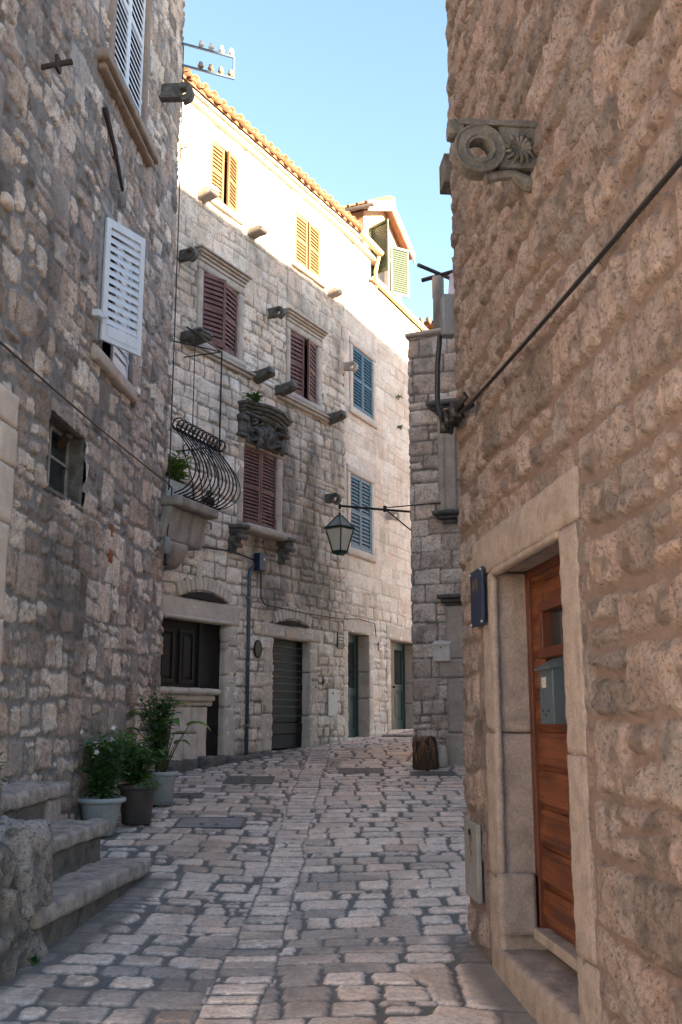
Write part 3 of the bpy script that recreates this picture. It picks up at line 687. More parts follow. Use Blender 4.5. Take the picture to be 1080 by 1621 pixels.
# ================================================================== LEFT HOUSE
def build_left():
    H = empty('rubble_stone_house', (FL['o'][0], FL['o'][1], 0), FL['a'], 'tall near left house of dark grey rubble stone with white shutters', 'house')
    S = seg(-9.8, .05, -6.5, .018, .05, .03, .6); Z = seg(-.2, .019, 9., .025, 13.2)
    W1 = (-3.36, -2.04, 9.28, 11.75); W2 = (-3.42, -2.12, 5.72, 7.3); W3 = (-4.7, -3.6, 3.8, 4.56); W0 = (-7.65, -6.42, 5.75, 7.1); PD = (-7.3, -5.9, 1.0, 4.1)
    def fn(U, V):
        h, m, r1, r2, s = stones(U, V, 202, .33, (.2, .5), .04, .022, .016, .017, R=.07, warp=.065, wf=2.5, p_split=.42, p_sub=.5, tilt=.008, cf=15, mn=.006, jvar=1.4, edge_n=.02)
        # mortar smeared over many stones
        sm = sst(.1, .35, fbm2(U * 2.2, V * 2.2, 207, 4)); m = m * (1 - .6 * sm * (r2 < .5)); h = h * (1 - .45 * sm)
        h = h + .03 * fbm2(U * .8, V * .8, 8, 2)
        # long straighter quoins by the corner
        st = blob(U, V, [(-4.3, 2.9, .8, .7, 1.), (-3.6, 2.4, .5, .5, .8), (-4.6, 3.9, .5, .8, .5), (-6.2, 5.2, .25, 2.5, .9), (-5.6, 8.3, .5, 1., .6), (-2.9, 5.0, .5, .5, .5), (-4.9, 5.8, .35, 1.2, .6), (-3.7, 3.1, .5, .6, .9)], 9, 2.5) * .8
        st = np.maximum(st, .6 * sst(.2, .55, fbm2(U * 5, V * 5, 33, 4)) * (.35 + .65 * (r2 > .6)))
        st = np.maximum(st, .45 * sst(1.6, .2, V - .06 * U) * sst(-.3, .3, fbm2(U * 3, V * 3, 35, 3)))
        return h, m, r1, np.clip(st, 0, .95)
    wall('wall', S, Z, fn, [W1, W2, W3, W0, PD], M['left'], H, c0=-9.2, c1=.0)
    b = MB(); b.bo(-9.15, -.05, -5, -.33, -.5, 13.0); b.obj('core', M['trim'], H)
    MB().bo(-9.25, .02, -5.1, .12, 13.1, 13.25).obj('roof', M['tile'], H)
    # upper window
    wm = M['white_paint']; brown = mat('weathered brown stone', (.27,.21,.165), .8, 0, .35, 5, .5)
    w1 = window(H, *W1, wm, (0, 0), fr=.16, fm=brown, sill=False, nl=24, depth=.12, closed=.7, label='tall upper window with closed white shutters'); 
    ro(-3.93, -1.62, -.1, .16, 8.98, 9.12, r=.02, amp=.006, seed=21).obj('sill', brown, w1, 0, True)
    ro(-3.86, -1.7, -.1, .11, 8.9, 8.985, r=.02, amp=.006, seed=22).obj('sill_moulding', brown, w1, 0, True)
    c = MB()
    for (ex, oo, a, b_) in ((.2, .12, 12.0, 12.08), (.26, .18, 12.08, 12.15), (.32, .25, 12.15, 12.24)): c.add(*_m(ro(W1[0] - ex, W1[1] + ex, -.05, oo, a, b_, r=.012, amp=.004, seed=24)))
    c.obj('cornice', brown, w1, 0, True)
    # middle window, near leaf swung out
    w2 = window(H, *W2, wm, (None, 0), fr=.12, fm=M['render_grey'], sill=False, nl=14, closed=.9, label='window with one white shutter leaf ajar', cas=M['white_paint'])
    ro(W2[0] - .12, W2[1] + .2, -.1, .08, 5.5, 5.66, r=.015, amp=.006, seed=26).obj('sill', M['trim'], w2, 0, True)
    lf = shutter_mb(.66, 1.5, 15, .035, .075, False, .6); lf.bo(.075, .585, .035, .04, .06, .2)
    o = lf.obj('shutter', wm, w2, .003, False, (W2[0] + .02, -.04, 5.78)); o.rotation_euler = (0, 0, math.radians(-26))
    o['label'] = 'white shutter leaf standing ajar'
    hk = MB(); hk.bo(-3.62, -3.5, .0, .1, 5.98, 6.06); hk.tube([(-3.56, -.09, 6.0), (-3.5, -.16, 6.0), (-3.42, -.08, 6.06)], .015, 6)
    hk.obj('shutter_catch', wm, w2, .004); MB().bo(-1.98, -1.86, .0, .1, 5.62, 5.7).obj('shutter_catch', wm, w2, .004)
    # small deep window
    w3m = MB(); z0, z1 = W3[2], W3[3]
    for (a, b_, c_, d) in ((W3[0] - .05, W3[0], z0 - .03, z1 + .03), (W3[1], W3[1] + .03, z0 - .03, z1 + .03)): w3m.add(*_m(ro(a, b_, -.3, .0, c_, d, r=.01, amp=.006, seed=28)))
    w3m.add(*_m(ro(W3[0] - .05, W3[1] + .04, -.3, .0, z1, z1 + .04, r=.01, amp=.006, seed=29))); w3m.add(*_m(ro(W3[0] - .03, W3[1] + .03, -.3, .02, z0 - .05, z0, r=.01, amp=.006, seed=30)))
    w3 = w3m.obj('window', M['trim_dark'], H, 0, True); w3['label'] = 'small dark deep set window'
    fm = MB(); tm = W3[0] + .5
    for (a, b_, c_, d) in ((W3[0], W3[0] + .04, z0, z1), (W3[1] - .04, W3[1], z0, z1), (W3[0] + .04, W3[1] - .04, z0, z0 + .04), (W3[0] + .04, W3[1] - .04, z1 - .04, z1), (tm, tm + .05, z0 + .04, z1 - .04), (W3[0] + .04, tm, z0 + .42, z0 + .45), (tm + .05, W3[1] - .04, z0 + .42, z0 + .45)): fm.bo(a, b_, -.2, -.16, c_, d)
    fm.obj('casement', mat('peeling grey wood', (.3,.29,.27), .8, 0, .5, 10, .4), w3, .004)
    MB().bo(W3[0], W3[1], -.19, -.185, z0, z1).obj('pane', M['glass'], w3)
    bm_ = MB(); bm_.tube([(W3[0] + .25, .1, z1 - .04), (W3[0] + .55, .28, z1 - .12)], .05, 6); bm_.tube([(W3[1] - .35, .05, z1 - .05), (W3[1] - .2, .28, z1 - .2)], .05, 6); bm_.obj('roof_beam', M['wood'], w3)
    # window and doorway at the near end
    w0 = window(H, *W0, wm, (0, 0), fr=.14, fm=M['trim_pink'], nl=16)
    jm = jambs('door_surround', H, PD[0], PD[1], 1.0, 4.1, .36, .3, .05, M['trim_pale'], seed=41)
    d = MB(); d.bo(PD[0], PD[1], -.24, -.2, 1.0, 4.1); dd = d.obj('door', M['door_dark'], H)
    pn = MB()
    for z in (1.25, 2.2, 3.1): pn.bo(PD[0] + .12, -6.65, -.2, -.18, z, z + .75); pn.bo(-6.55, PD[1] - .12, -.2, -.18, z, z + .75)
    pn.obj('panels', M['door_dark'], dd, .01)
    # iron
    ir = MB(); ir.tube([(-3.66, -.05, 8.52), (-3.3, -.07, 8.24), (-2.83, -.05, 7.93)], [.035, .028, .022], 6); ir.tube([(-3.2, 0, 8.15), (-3.2, -.08, 8.16)], .02, 6); ir.obj('iron_bar', M['rust'], H)
    ir = MB(); ir.tube([(-5.45, .02, 7.78), (-5.42, -.12, 7.83), (-5.36, -.28, 7.9)], [.03, .025, .03], 6); ir.bo(-5.46, -5.34, .14, .17, 7.78, 7.92); ir.obj('iron_hook', M['rust'], H)
    ring_bracket(H, -1.08, 10.42, .48, .3, .13, M['trim_dark'], .055)
    ro(-2.6, -2.5, -.05, .035, 3.62, 3.82, r=.01, amp=.004, seed=44).obj('red_brick', M['brick'], H, 0, True); ro(-2.63, -2.5, -.05, .035, 3.36, 3.52, r=.01, amp=.004, seed=45).obj('red_brick', M['brick'], H, 0, True)
    pk = ro(-6.1, -5.92, -.05, .05, 6.0, 6.12, r=.02, amp=.008, seed=46); pk.obj('stone_peg', M['trim_pale'], H, 0, True)
build_left()

# insulator rack at the top corner of the left house
def insulators():
    e = empty('insulator_rack', (-2.52, 14.12, 11.6), math.radians(24), 'blue iron rack with eight small insulators at the top corner of the left house', 'insulator rack')
    L = .86
    m = MB(); m.box(-.1, L, -.015, .015, .0, .03); m.box(-.1, L, -.015, .015, .38, .41); m.box(L, L + .03, -.015, .015, .0, .41); m.box(-.02, .01, -.02, .02, -.05, .46)
    m.obj('frame', M['blue_iron'], e)
    for z in (.03, .41):
        for k in range(4):
            x = .33 + k * .165
            q = MB(); q.lathe((x, 0, z), [(.022, 0), (.022, .02), (.045, .025), (.05, .06), (.036, .065), (.036, .1), (.03, .12), (.001, .125)], 12)
            q.obj('insulator', M['box_white'] if z > .2 else M['ceramic'], e, 0, True)
insulators()

# ================================================================== FACADE HOUSES
def lens(t0, t1, z0, rise, n=14):
    c = (t0 + t1) / 2; hw = (t1 - t0) / 2
    return [(t0, z0)] + [(c - hw * math.cos(PI * k / n), z0 + rise * math.sin(PI * k / n)) for k in range(n + 1)] + [(t1, z0)]
def arch(house, t0, t1, z0, rise, nvs):
    # near-black block painting the shade of the open hole, under a ring of thin voussoirs
    pl = [(t0 + (t1 - t0) * k / 14, z0 + rise * (1 - (2 * k / 14 - 1) ** 2)) for k in range(15)]
    m = MB(); m.prism(pl, 0.0, .052, lambda p, q, e: (p, -e, q)); 
    r = MB(); c = (t0 + t1) / 2; hw = (t1 - t0) / 2 + .06; rnd = random.Random(int(z0 * 100))
    # circle through springings and crown
    R = (hw * hw + (rise + .03) ** 2) / (2 * (rise + .03)); zc = z0 + rise + .03 - R; A = math.asin(hw / R)
    for k in range(nvs):
        a0 = -A + 2 * A * k / nvs + .004; a1 = -A + 2 * A * (k + 1) / nvs - .004; dr = .2 + rnd.uniform(-.02, .02)
        pl2 = [(c + R * math.sin(a0), zc + R * math.cos(a0)), (c + R * math.sin(a1), zc + R * math.cos(a1)), (c + (R + dr) * math.sin(a1), zc + (R + dr) * math.cos(a1)), (c + (R + dr) * math.sin(a0), zc + (R + dr) * math.cos(a0))]
        r.prism(pl2, -.02, .055 + rnd.uniform(-.006, .006), lambda p, q, e: (p, -e, q))
    o = r.obj('relieving_arch', M['trim_pale'], house, .01)
    m.obj('arch_hole_shade', M['dark'], o)
def tiles_mb(t0, t1, z_e, slope, rows, out=.22, pitch=.25, seed=1, L=.42):
    """barrel tiles: covers and pans, courses running up the slope; local frame x=t, y=-out"""
    rnd = random.Random(seed); m = MB(); cs, sn = math.cos(slope), math.sin(slope)
    n = int((t1 - t0) / pitch); 
    for k in range(n + 1):
        t = t0 + k * pitch
        for r in range(rows):
            a = -out + r * (L - .08) + rnd.uniform(-.02, .02); jt = rnd.uniform(-.012, .012); jz = rnd.uniform(-.006, .006)
            for kind in (0, 1):
                c = t + jt + (pitch / 2 if kind else 0); R0, R1 = (.108, .088) if kind == 0 else (.09, .105)
                vs = []; N = 8; th = .016
                for e, (d, R) in enumerate(((a, R0), (a + L, R1))):
                    y = d * cs; z = z_e + d * sn + out * sn + jz - (.012 * e if kind == 0 else 0) + r * .0 + (.03 if kind == 0 else .045)
                    for rr in (R, R - th):
                        for i in range(N + 1):
                            an = PI * i / N; vz = math.sin(an) * rr if kind == 0 else -math.sin(an) * rr + .03
                            vs.append((c + math.cos(an) * rr, y, z + vz))
                B = 2 * (N + 1); fs = []
                for i in range(N):
                    fs += [(i, i + 1, B + i + 1, B + i), (N + 1 + i, B + N + 1 + i, B + N + 2 + i, N + 2 + i), (i, N + 1 + i, N + 2 + i, i + 1), (B + i, B + i + 1, B + N + 2 + i, B + N + 1 + i)]
                fs += [(0, B, B + N + 1, N + 1), (N, 2 * N + 1, B + 2 * N + 1, B + N)]
                m.add(vs, fs)
    return m
def half_gutter(t0, t1, z, o, r=.075):
    m = MB(); N = 10; vs = []
    for t in (t0, t1):
        for rr in (r, r - .006):
            for i in range(N + 1): a = PI + PI * i / N; vs.append((t, -(o + math.cos(a) * rr), z + math.sin(a) * rr))
    B = 2 * (N + 1); fs = []
    for i in range(N): fs += [(i, i + 1, B + i + 1, B + i), (N+1+i, B+N+1+i, B+N+2+i, N+2+i)]
    fs += [(0, N+1, B+N+1, B), (N, B+N, B+2*N+1, 2*N+1)] + [tuple(range(0, N + 1)) + tuple(range(2*N+1, N, -1))] + [tuple(B + i for i in list(range(0, N + 1)) + list(range(2*N+1, N, -1)))]
    m.add(vs, fs); return m

def build_facade():
    H = empty('old_stone_house', (FA['o'][0], FA['o'][1], 0), FA['a'], 'old cream stone house with maroon shutters, carved window hood and tiled eave', 'house')
    S = seg(-6.9, .026, 0.0); Z = seg(.3, .026, 11.95)
    D1 = (-5.7, -4.02, .9, 3.06); D2 = (-2.62, -1.35, .95, 2.96)
    T1 = (-4.78, -3.96, 10.3, 11.38); T2 = (-2.0, -1.02, 10.24, 11.32); S1 = (-4.92, -3.88, 7.64, 8.88); S2 = (-2.17, -1.14, 7.56, 8.8); BW = (-3.64, -2.56, 4.8, 6.2)
    def fn(U, V):
        A = stones(U, V, 303, .235, (.22, .48), .021, .022, .026, .011, R=.035, warp=.03, wf=2., p_split=.12, p_sub=.4, tilt=.009, cf=12, mn=.005, jvar=.8, edge_n=.008)
        B = stones(U, V, 313, .3, (.35, .8), .014, .014, .03, .011, R=.03, warp=.03, wf=2., p_split=.15, p_sub=.4, tilt=.01, cf=10, mn=.005, jvar=.8, edge_n=.008)
        k = (V > 9.05)
        h, m, r1, r2, s = [np.where(k, b, a) for a, b in zip(A, B)]
        m = m * np.where(k, .75, 1) + np.where(k, .25, 0)
        h = h + .02 * fbm2(U * .7, V * .7, 12, 2)
        # grey-black run-off streaks and brown patches, where the photo has them
        st = blob(U, V, [(-2.2, 5.6, .33, 1.3, 1.1), (-1.5, 4.6, .4, .9, 1.2), (-1.35, 6.1, .25, 1., .9), (-3.0, 4.3, .35, .5, .9), (-2.6, 3.8, .4, .5, 1.1), (-1.0, 4.0, .6, .5, .8), (-4.3, 6.7, .25, .9, .7), (-.35, 6.9, .3, 1.1, .6), (-3.2, 9.8, .5, .5, .5), (-5.2, 8.9, .3, .8, .35), (-1.6, 9.5, 1., .35, .5), (-2.0, 7.0, .5, .4, .6), (-.3, 8.9, .3, 1.2, .5), (-5.0, .95, 1.5, .3, 1.), (-2.0, 1.05, 1.6, .16, .8)], 44, 4.)
        st = np.clip(st * 1.15, 0, .92) + .15 * sst(.1, .5, fbm2(U * 4, V * 2.2, 55, 4))
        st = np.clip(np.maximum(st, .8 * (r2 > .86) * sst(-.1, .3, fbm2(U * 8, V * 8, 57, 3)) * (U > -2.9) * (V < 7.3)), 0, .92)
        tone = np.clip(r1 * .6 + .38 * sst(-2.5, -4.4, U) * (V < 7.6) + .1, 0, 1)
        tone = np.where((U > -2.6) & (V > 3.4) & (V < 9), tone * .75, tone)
        return h, m, tone, st
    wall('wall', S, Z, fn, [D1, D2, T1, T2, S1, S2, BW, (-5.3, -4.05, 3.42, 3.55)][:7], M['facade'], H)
    MB().bo(-6.9, .0, -6, -.31, .2, 11.9).obj('core', M['trim'], H)
    red = M['red_paint']; och = M['ochre_paint']
    window(H, *T1, och, (0, 12), fr=.09, fm=M['trim_pale'], sill=True, nl=14, fo=.03, closed=.65, label='left attic window with ochre shutters').get('x')
    window(H, *T2, och, (0, 4), fr=.09, fm=M['trim_pale'], nl=14, fo=.03, closed=.65, label='right attic window with ochre shutters')
    window(H, *S1, red, (18, 9), fr=.14, fm=M['trim'], cornice=True, bigsill=1, nl=14, closed=.62, label='left maroon shuttered window of the upper floor')
    window(H, *S2, red, (4, 14), fr=.14, fm=M['trim'], cornice=True, bigsill=1, nl=14, closed=.62, label='right maroon shuttered window of the upper floor')
    wb = window(H, *BW, red, (3, 3), fr=.17, fm=M['trim'], sill=False, nl=22, fo=.04, closed=.65, label='maroon shuttered window under a carved hood')
    # balcony-like sill on two volutes
    sb = ro(-3.78, -2.42, -.05, .26, 4.66, 4.79, r=.02, amp=.006, seed=51); sb.obj('sill', M['trim'], wb, 0, True)
    for t in (-3.92, -2.42):
        v = MB()
        v.add(*_m(ro(t - .14, t + .14, -.05, .3, 4.66, 4.73, r=.02, amp=.006, seed=52)))
        v.add(*_m(ro(t - .11, t + .11, -.05, .25, 4.56, 4.665, r=.03, amp=.008, seed=53)))
        v.add(*_m(ro(t - .09, t + .09, -.05, .18, 4.4, 4.57, r=.05, amp=.012, seed=54)))
        v.add(*_m(ro(t - .07, t + .07, -.05, .11, 4.26, 4.42, r=.04, amp=.012, seed=55)))
        v.tube([(t - .12, -.22, 4.53), (t + .12, -.22, 4.53)], .05, 10); v.tube([(t - .1, -.14, 4.39), (t + .1, -.14, 4.39)], .04, 10)
        v.obj('volute', M['trim_dark'], wb, 0, True)
    # carved hood: stepped cornice bowed forward, capitals, shield between foliage
    hd = MB()
    for (ex, oo, a, b_) in ((.0, .13, 6.68, 6.74), (.02, .17, 6.74, 6.8), (.04, .22, 6.8, 6.86), (.07, .26, 6.86, 6.92)):
        mb = ro(-3.78 - ex, -2.46 + ex, -.05, oo, a, b_, r=.012, amp=.003, res=.045, seed=61)
        V = np.array(mb.v); bow = np.exp(-((V[:,0] + 3.1) / .45) ** 4); V[:,1] -= bow * .09 * (V[:,1] < -.02); V[:,2] += .03 * bow; hd.add([tuple(p) for p in V.tolist()], mb.f)
    for k in range(26): hd.bo(-3.8 + k * .052, -3.77 + k * .052, .0, .2, 6.69, 6.73)
    for t in (-3.76, -2.44):
        hd.add(*_m(ro(t - .11, t + .11, -.05, .16, 6.58, 6.685, r=.015, amp=.003, seed=62))); hd.add(*_m(ro(t - .09, t + .09, -.05, .12, 6.36, 6.58, r=.02, amp=.01, seed=63)))
        hd.add(*_m(ro(t - .11, t + .11, -.05, .13, 6.3, 6.36, r=.015, amp=.003, seed=64)))
    hd.obj('hood', M['trim_dark'], wb, 0, True)
    cv = MB(); rnd = random.Random(5)
    cv.add(*_m(ro(-3.62, -2.58, -.05, .09, 6.24, 6.7, r=.02, amp=.01, seed=65)))
    n = 24; cx, cz = -2.98, 6.46                          # round shield
    vs = []; 
    for (rr, oo) in ((.2, .09), (.2, .15), (.17, .17), (.155, .15), (.001, .17)): vs += [(cx + rr * math.cos(2*PI*k/n), -oo, cz + rr * 1.15 * math.sin(2*PI*k/n)) for k in range(n)]
    cv.add(vs, [(i*n+k, i*n+(k+1)%n, (i+1)*n+(k+1)%n, (i+1)*n+k) for i in range(4) for k in range(n)])
    for k in range(7): a = k * PI / 7; cv.tube([(cx - .13 * math.cos(a), -.165, cz - .13 * math.sin(a)), (cx + .13 * math.cos(a), -.165, cz + .13 * math.sin(a))], .012, 5)
    for k in range(34):
        sx = -3.35 if k % 2 else -2.72; x = sx + rnd.uniform(-.22, .2); z = 6.46 + rnd.uniform(-.2, .2); a = rnd.uniform(0, PI)
        cv.tube([(x, -.08, z), (x + .06 * math.cos(a), -.17, z + .06 * math.sin(a)), (x + .12 * math.cos(a + .5), -.12, z + .12 * math.sin(a + .5))], [.03, .035, .012], 6)
    for (x, z, a) in ((-3.4, 6.55, -1.2), (-3.25, 6.6, -1.5), (-3.35, 6.4, -1.9), (-2.66, 6.45, -1.3)): cv.tube([(x, -.1, z), (x + .1 * math.cos(a), -.2, z + .12 * math.sin(a)), (x + .18 * math.cos(a), -.15, z + .26 * math.sin(a))], [.05, .06, .03], 7)
    o = cv.obj('carved_crest', M['trim_dark'], wb, 0, True)
    # brackets and console stones
    for t, z in ((-5.52, 8.86), (-2.88, 8.84), (-.76, 5.76)): ring_bracket(H, t, z, .34, .23, .1, M['trim_dark'], .05)
    for (t, z, L, W_, Hh, d, mt, sd_) in ((-5.0, 10.2, .3, .22, .2, .0, 'trim_pale', 1), (-3.52, 10.17, .3, .24, .16, .0, 'trim', 2), (-.6, 10.13, .26, .22, .17, 0, 'trim_pale', 3), (-5.28, 7.55, .42, .36, .18, .0, 'trim_dark', 4), (-3.3, 7.5, .38, .23, .2, -.05, 'trim_dark', 5), (-2.55, 7.46, .38, .23, .2, -.05, 'trim_dark', 6), (-.66, 7.42, .38, .23, .2, -.05, 'trim_dark', 7)):
        console_stone(H, t, z, L, W_, Hh, M[mt], d, sd_, round_=.05 if mt == 'trim_dark' else .03)
    # doors
    j1 = jambs('door_surround', H, D1[0], D1[1], .95, D1[3], .3, .34, .025, M['trim_pale'], seed=71, lint_ext=.05)
    fac = MB(); fac.tube([(x, -.055, D1[3] + .03) for x in np.linspace(D1[0] - .05, D1[1] + .1, 8)], .035, 8); fac.add(*_m(ro(D1[1] - .05, D1[1] + .04, -.1, .07, 2.78, 3.04, r=.05, amp=.012, seed=73))); fac.add(*_m(ro(D1[1] - .03, D1[1] + .04, -.1, .05, 2.66, 2.8, r=.03, amp=.008, seed=74)))
    fac.obj('moulding', M['trim_pale'], j1, 0, True)
    d = MB(); d.bo(D1[0], D1[1], -.24, -.1, 1.0, D1[3]); dd = d.obj('door', M['door_dark'], H)
    dp = MB()
    for (a, b_, c, e_) in ((-5.62, -5.22, 2.1, 2.92), (-5.1, -4.72, 2.1, 2.92)):
        for (p, q_, r_, s_) in ((a, b_, c, c + .06), (a, b_, e_ - .06, e_), (a, a + .06, c + .06, e_ - .06), (b_ - .06, b_, c + .06, e_ - .06)): dp.bo(p, q_, -.1, -.075, r_, s_)
        dp.bo(a + .1, b_ - .1, -.1, -.085, c + .1, e_ - .1)
    dp.bo(-4.62, -4.58, -.1, -.07, 1.0, 3.05); dp.bo(-4.55, -4.06, -.1, -.07, 1.42, 1.5); dp.bo(-4.5, -4.1, -.1, -.08, 1.12, 1.36)
    dp.obj('panels', M['door_dark'], dd, .006)
    MB().add(*_m(ro(-4.34, -4.3, -.11, -.04, 1.95, 2.08, r=.01, amp=0, seed=1))).obj('handle', M['rust'], dd)
    ct = MB()                                               # counter beside the door
    for k, (a, b_) in enumerate(((-6.1, -5.62), (-5.61, -5.2), (-5.19, -4.82), (-4.81, -4.34))): ct.add(*_m(ro(a, b_, -.28, .2, 1.93, 2.03, r=.045, amp=.006, seed=80 + k)))
    ct.add(*_m(ro(-6.1, -4.4, -.28, .13, 1.83, 1.935, r=.04, amp=.006, seed=85)))
    ct.add(*_m(ro(-6.1, -4.42, -.28, .075, 1.76, 1.84, r=.02, amp=.006, seed=86)))
    ctr = ct.obj('counter', M['trim_pale'], H, 0, True)
    cw = MB()
    for k, (a, b_, c, e_) in enumerate(((-6.1, -5.45, 1.4, 1.76), (-5.44, -4.92, 1.36, 1.76), (-6.1, -5.5, .8, 1.4), (-5.49, -5.1, .8, 1.36), (-5.09, -4.78, .8, 1.36), (-4.91, -4.77, 1.36, 1.76), (-4.77, -4.52, .85, 1.76))): cw.add(*_m(ro(a, b_ - .006, -.26, .05 + .008 * (k % 3), c, e_ - .006, r=.018, amp=.006, seed=90 + k)))
    cw.obj('base', M['trim_pale'], ctr, 0, True)
    j2 = jambs('door_surround', H, D2[0], D2[1], 1.02, D2[3], .28, .24, .025, M['trim_pale'], seed=76, lint_ext=.12)
    dd = MB(); z = 1.05
    rnd = random.Random(8)
    bz = [1.05, 1.3, 1.5, 1.62, 1.78, 1.9, 2.05, 2.18, 2.3, 2.42, 2.56, 2.7, 2.83, 2.96]
    for a, b_ in zip(bz[:-1], bz[1:]): dd.bo(D2[0], D2[1], -.25, -.14 + rnd.uniform(-.006, .006), a + .006, b_ - .006)
    dd.bo(D2[0], D2[1], -.27, -.245, 1.03, 2.96)
    o = dd.obj('door', M['door_dark'], H, .006)
    sl = MB()
    for z in (1.62, 1.78, 1.9, 2.05, 2.18, 2.3, 2.42, 2.56, 2.7, 2.83): sl.bo(D2[0] + .02, D2[1] - .02, -.15, -.126, z - .012, z + .012)
    sl.obj('slats', mat('grey weathered batten', (.10,.09,.085), .7, 0, .3, 10, .3), o)
    arch(H, -5.25, -4.05, 3.41, .12, 13); arch(H, -2.5, -1.45, 3.21, .09, 11)
    pl = MB(); pl.add(*_m(ro(-4.75, -2.95, -.05, .16, .6, 1.0, r=.06, amp=.02, seed=96))); pl.add(*_m(ro(-2.95, -1.1, -.05, .12, .7, 1.02, r=.05, amp=.02, seed=97))); pl.add(*_m(ro(-6.5, -4.75, -.05, .1, .6, .98, r=.05, amp=.02, seed=98)))
    pl.obj('plinth', M['trim_dark'], H, 0, True)
    # eave and roof
    cr = MB(); cr.add(*_m(ro(-6.9, .55, -.1, .1, 11.72, 11.82, r=.02, amp=.005, seed=101))); cr.add(*_m(ro(-6.9, .55, -.1, .16, 11.82, 11.88, r=.015, amp=.004, seed=102)))
    cr.obj('eave_course', M['trim_pale'], H, 0, True)
    rf = MB(); sl_ = math.radians(19)
    rf.prism([(-.2, 11.87), (6.2, 11.87 + 6.4 * math.tan(sl_)), (6.2, 11.92 + 6.4 * math.tan(sl_)), (-.2, 11.92)], -6.9, .6, lambda p, q, e: (e, p, q))
    roof = rf.obj('roof', M['tile'], H)
    tiles_mb(-6.8, .35, 11.9, sl_, 7, .3, seed=2).obj('barrel_tiles', M['tile'], roof, 0, True)
    # balcony
    bl = MB(); 
    e = bpy.data.objects.new('balcony', None); 
    bl.add(*_m(ro(-1.2, 0, -.1, .72, 4.68, 4.82, r=.015, amp=.004, seed=111)))
    bl.v = [(x, y, z - 4.7) for x, y, z in bl.v]
    b_ = bl.obj('balcony', M['concrete'], H, 0, True, (-5.36, 0, 4.56)); b_.rotation_euler = (0, 0, math.radians(8))
    c1 = ro(-1.2, -.08, -.15, .6, -.5, -.02, r=.03, amp=.005, seed=112)
    V = np.array(c1.v); dep = np.clip((-.02 - V[:,2]) / .48, 0, 1); V[:,1] *= (1 - .2 * dep); c1.v = [tuple(p) for p in V.tolist()]
    c1.obj('upper_console', M['concrete'], b_, 0, True)
    c2 = ro(-1.2, -.5, -.15, .52, -.85, -.49, r=.05, amp=.005, seed=113)
    V = np.array(c2.v); dep = np.clip((-.49 - V[:,2]) / .36, 0, 1); V[:,1] *= (1 - .42 * dep ** 2); c2.v = [tuple(p) for p in V.tolist()]
    c2.obj('lower_console', M['concrete'], b_, 0, True)
    # belly railing: bars sweep out of the slab, bulge forward and curl back into a scroll
    def bar(px, py, nx, ny, s=1.0):
        pts = []
        for k in range(15):
            u = k / 14; ang = u * PI
            bulge = .30 * math.sin(min(1, u * 1.15) * PI) ** .8 * (1 - .35 * u); zz = .12 + .95 * u
            if u < .25: bulge = .30 * s * math.sin(u / .25 * PI / 2) * .9; zz = .12 + .95 * u * .55
            pts.append((px + nx * bulge, py + ny * bulge, zz))
        pts = [(px, py, .12)]
        for k in range(1, 19):
            u = k / 18; bulge = .36 * s * math.sin(PI * u ** .72) - .06 * u; pts.append((px + nx * bulge, py + ny * bulge, .12 + 1.0 * u ** 1.1))
        x0, y0, z0 = pts[-1]
        for k in range(1, 15):                             # scroll
            a = k / 14 * 2.2 * PI; rr = .1 * (1 - .22 * k / 14); pts.append((x0 + nx * (rr - rr * math.cos(a)) * -1.0 * -1, y0 + ny * (rr - rr * math.cos(a)), z0 + rr * math.sin(a)))
        return pts
    rl = MB()
    for k in range(12): rl.tube(bar(-1.3 + k * .115, -.69, 0, -1), .0105, 6)
    for k in range(4): rl.tube(bar(-.02, -.56 + k * .15, 1, 0, .95), .0095, 6)
    rl.tube(bar(-.02, -.69, .7, -.7, 1.1), .0085, 6)
    rl.tube([(-1.3, -.70, 1.12), (.0, -.70, 1.12), (.0, .0, 1.12)], .012, 6); rl.tube([(-1.0, -.69, .14), (-.01, -.69, .14), (-.01, .0, .14)], .012, 6)
    rl.obj('railing', M['iron'], b_, 0, True)
    fr = MB(); fr.tube([(.0, -.7, .98), (.0, -.7, 2.66)], .014, 6); fr.tube([(-1.1, -.7, 2.66), (.0, -.7, 2.66)], .014, 6); fr.tube([(-1.0, -.0, 2.66), (0, -.7, 2.66)], .01, 6); fr.tube([(-.0, .05, 2.66), (0, -.7, 2.66)], .01, 6); fr.tube([(-.85, -.7, .98), (-.85, -.7, 2.66)], .008, 6)
    fr.obj('awning_frame', M['iron'], b_, 0, True)
    return H, b_
HA, BAL = build_facade()

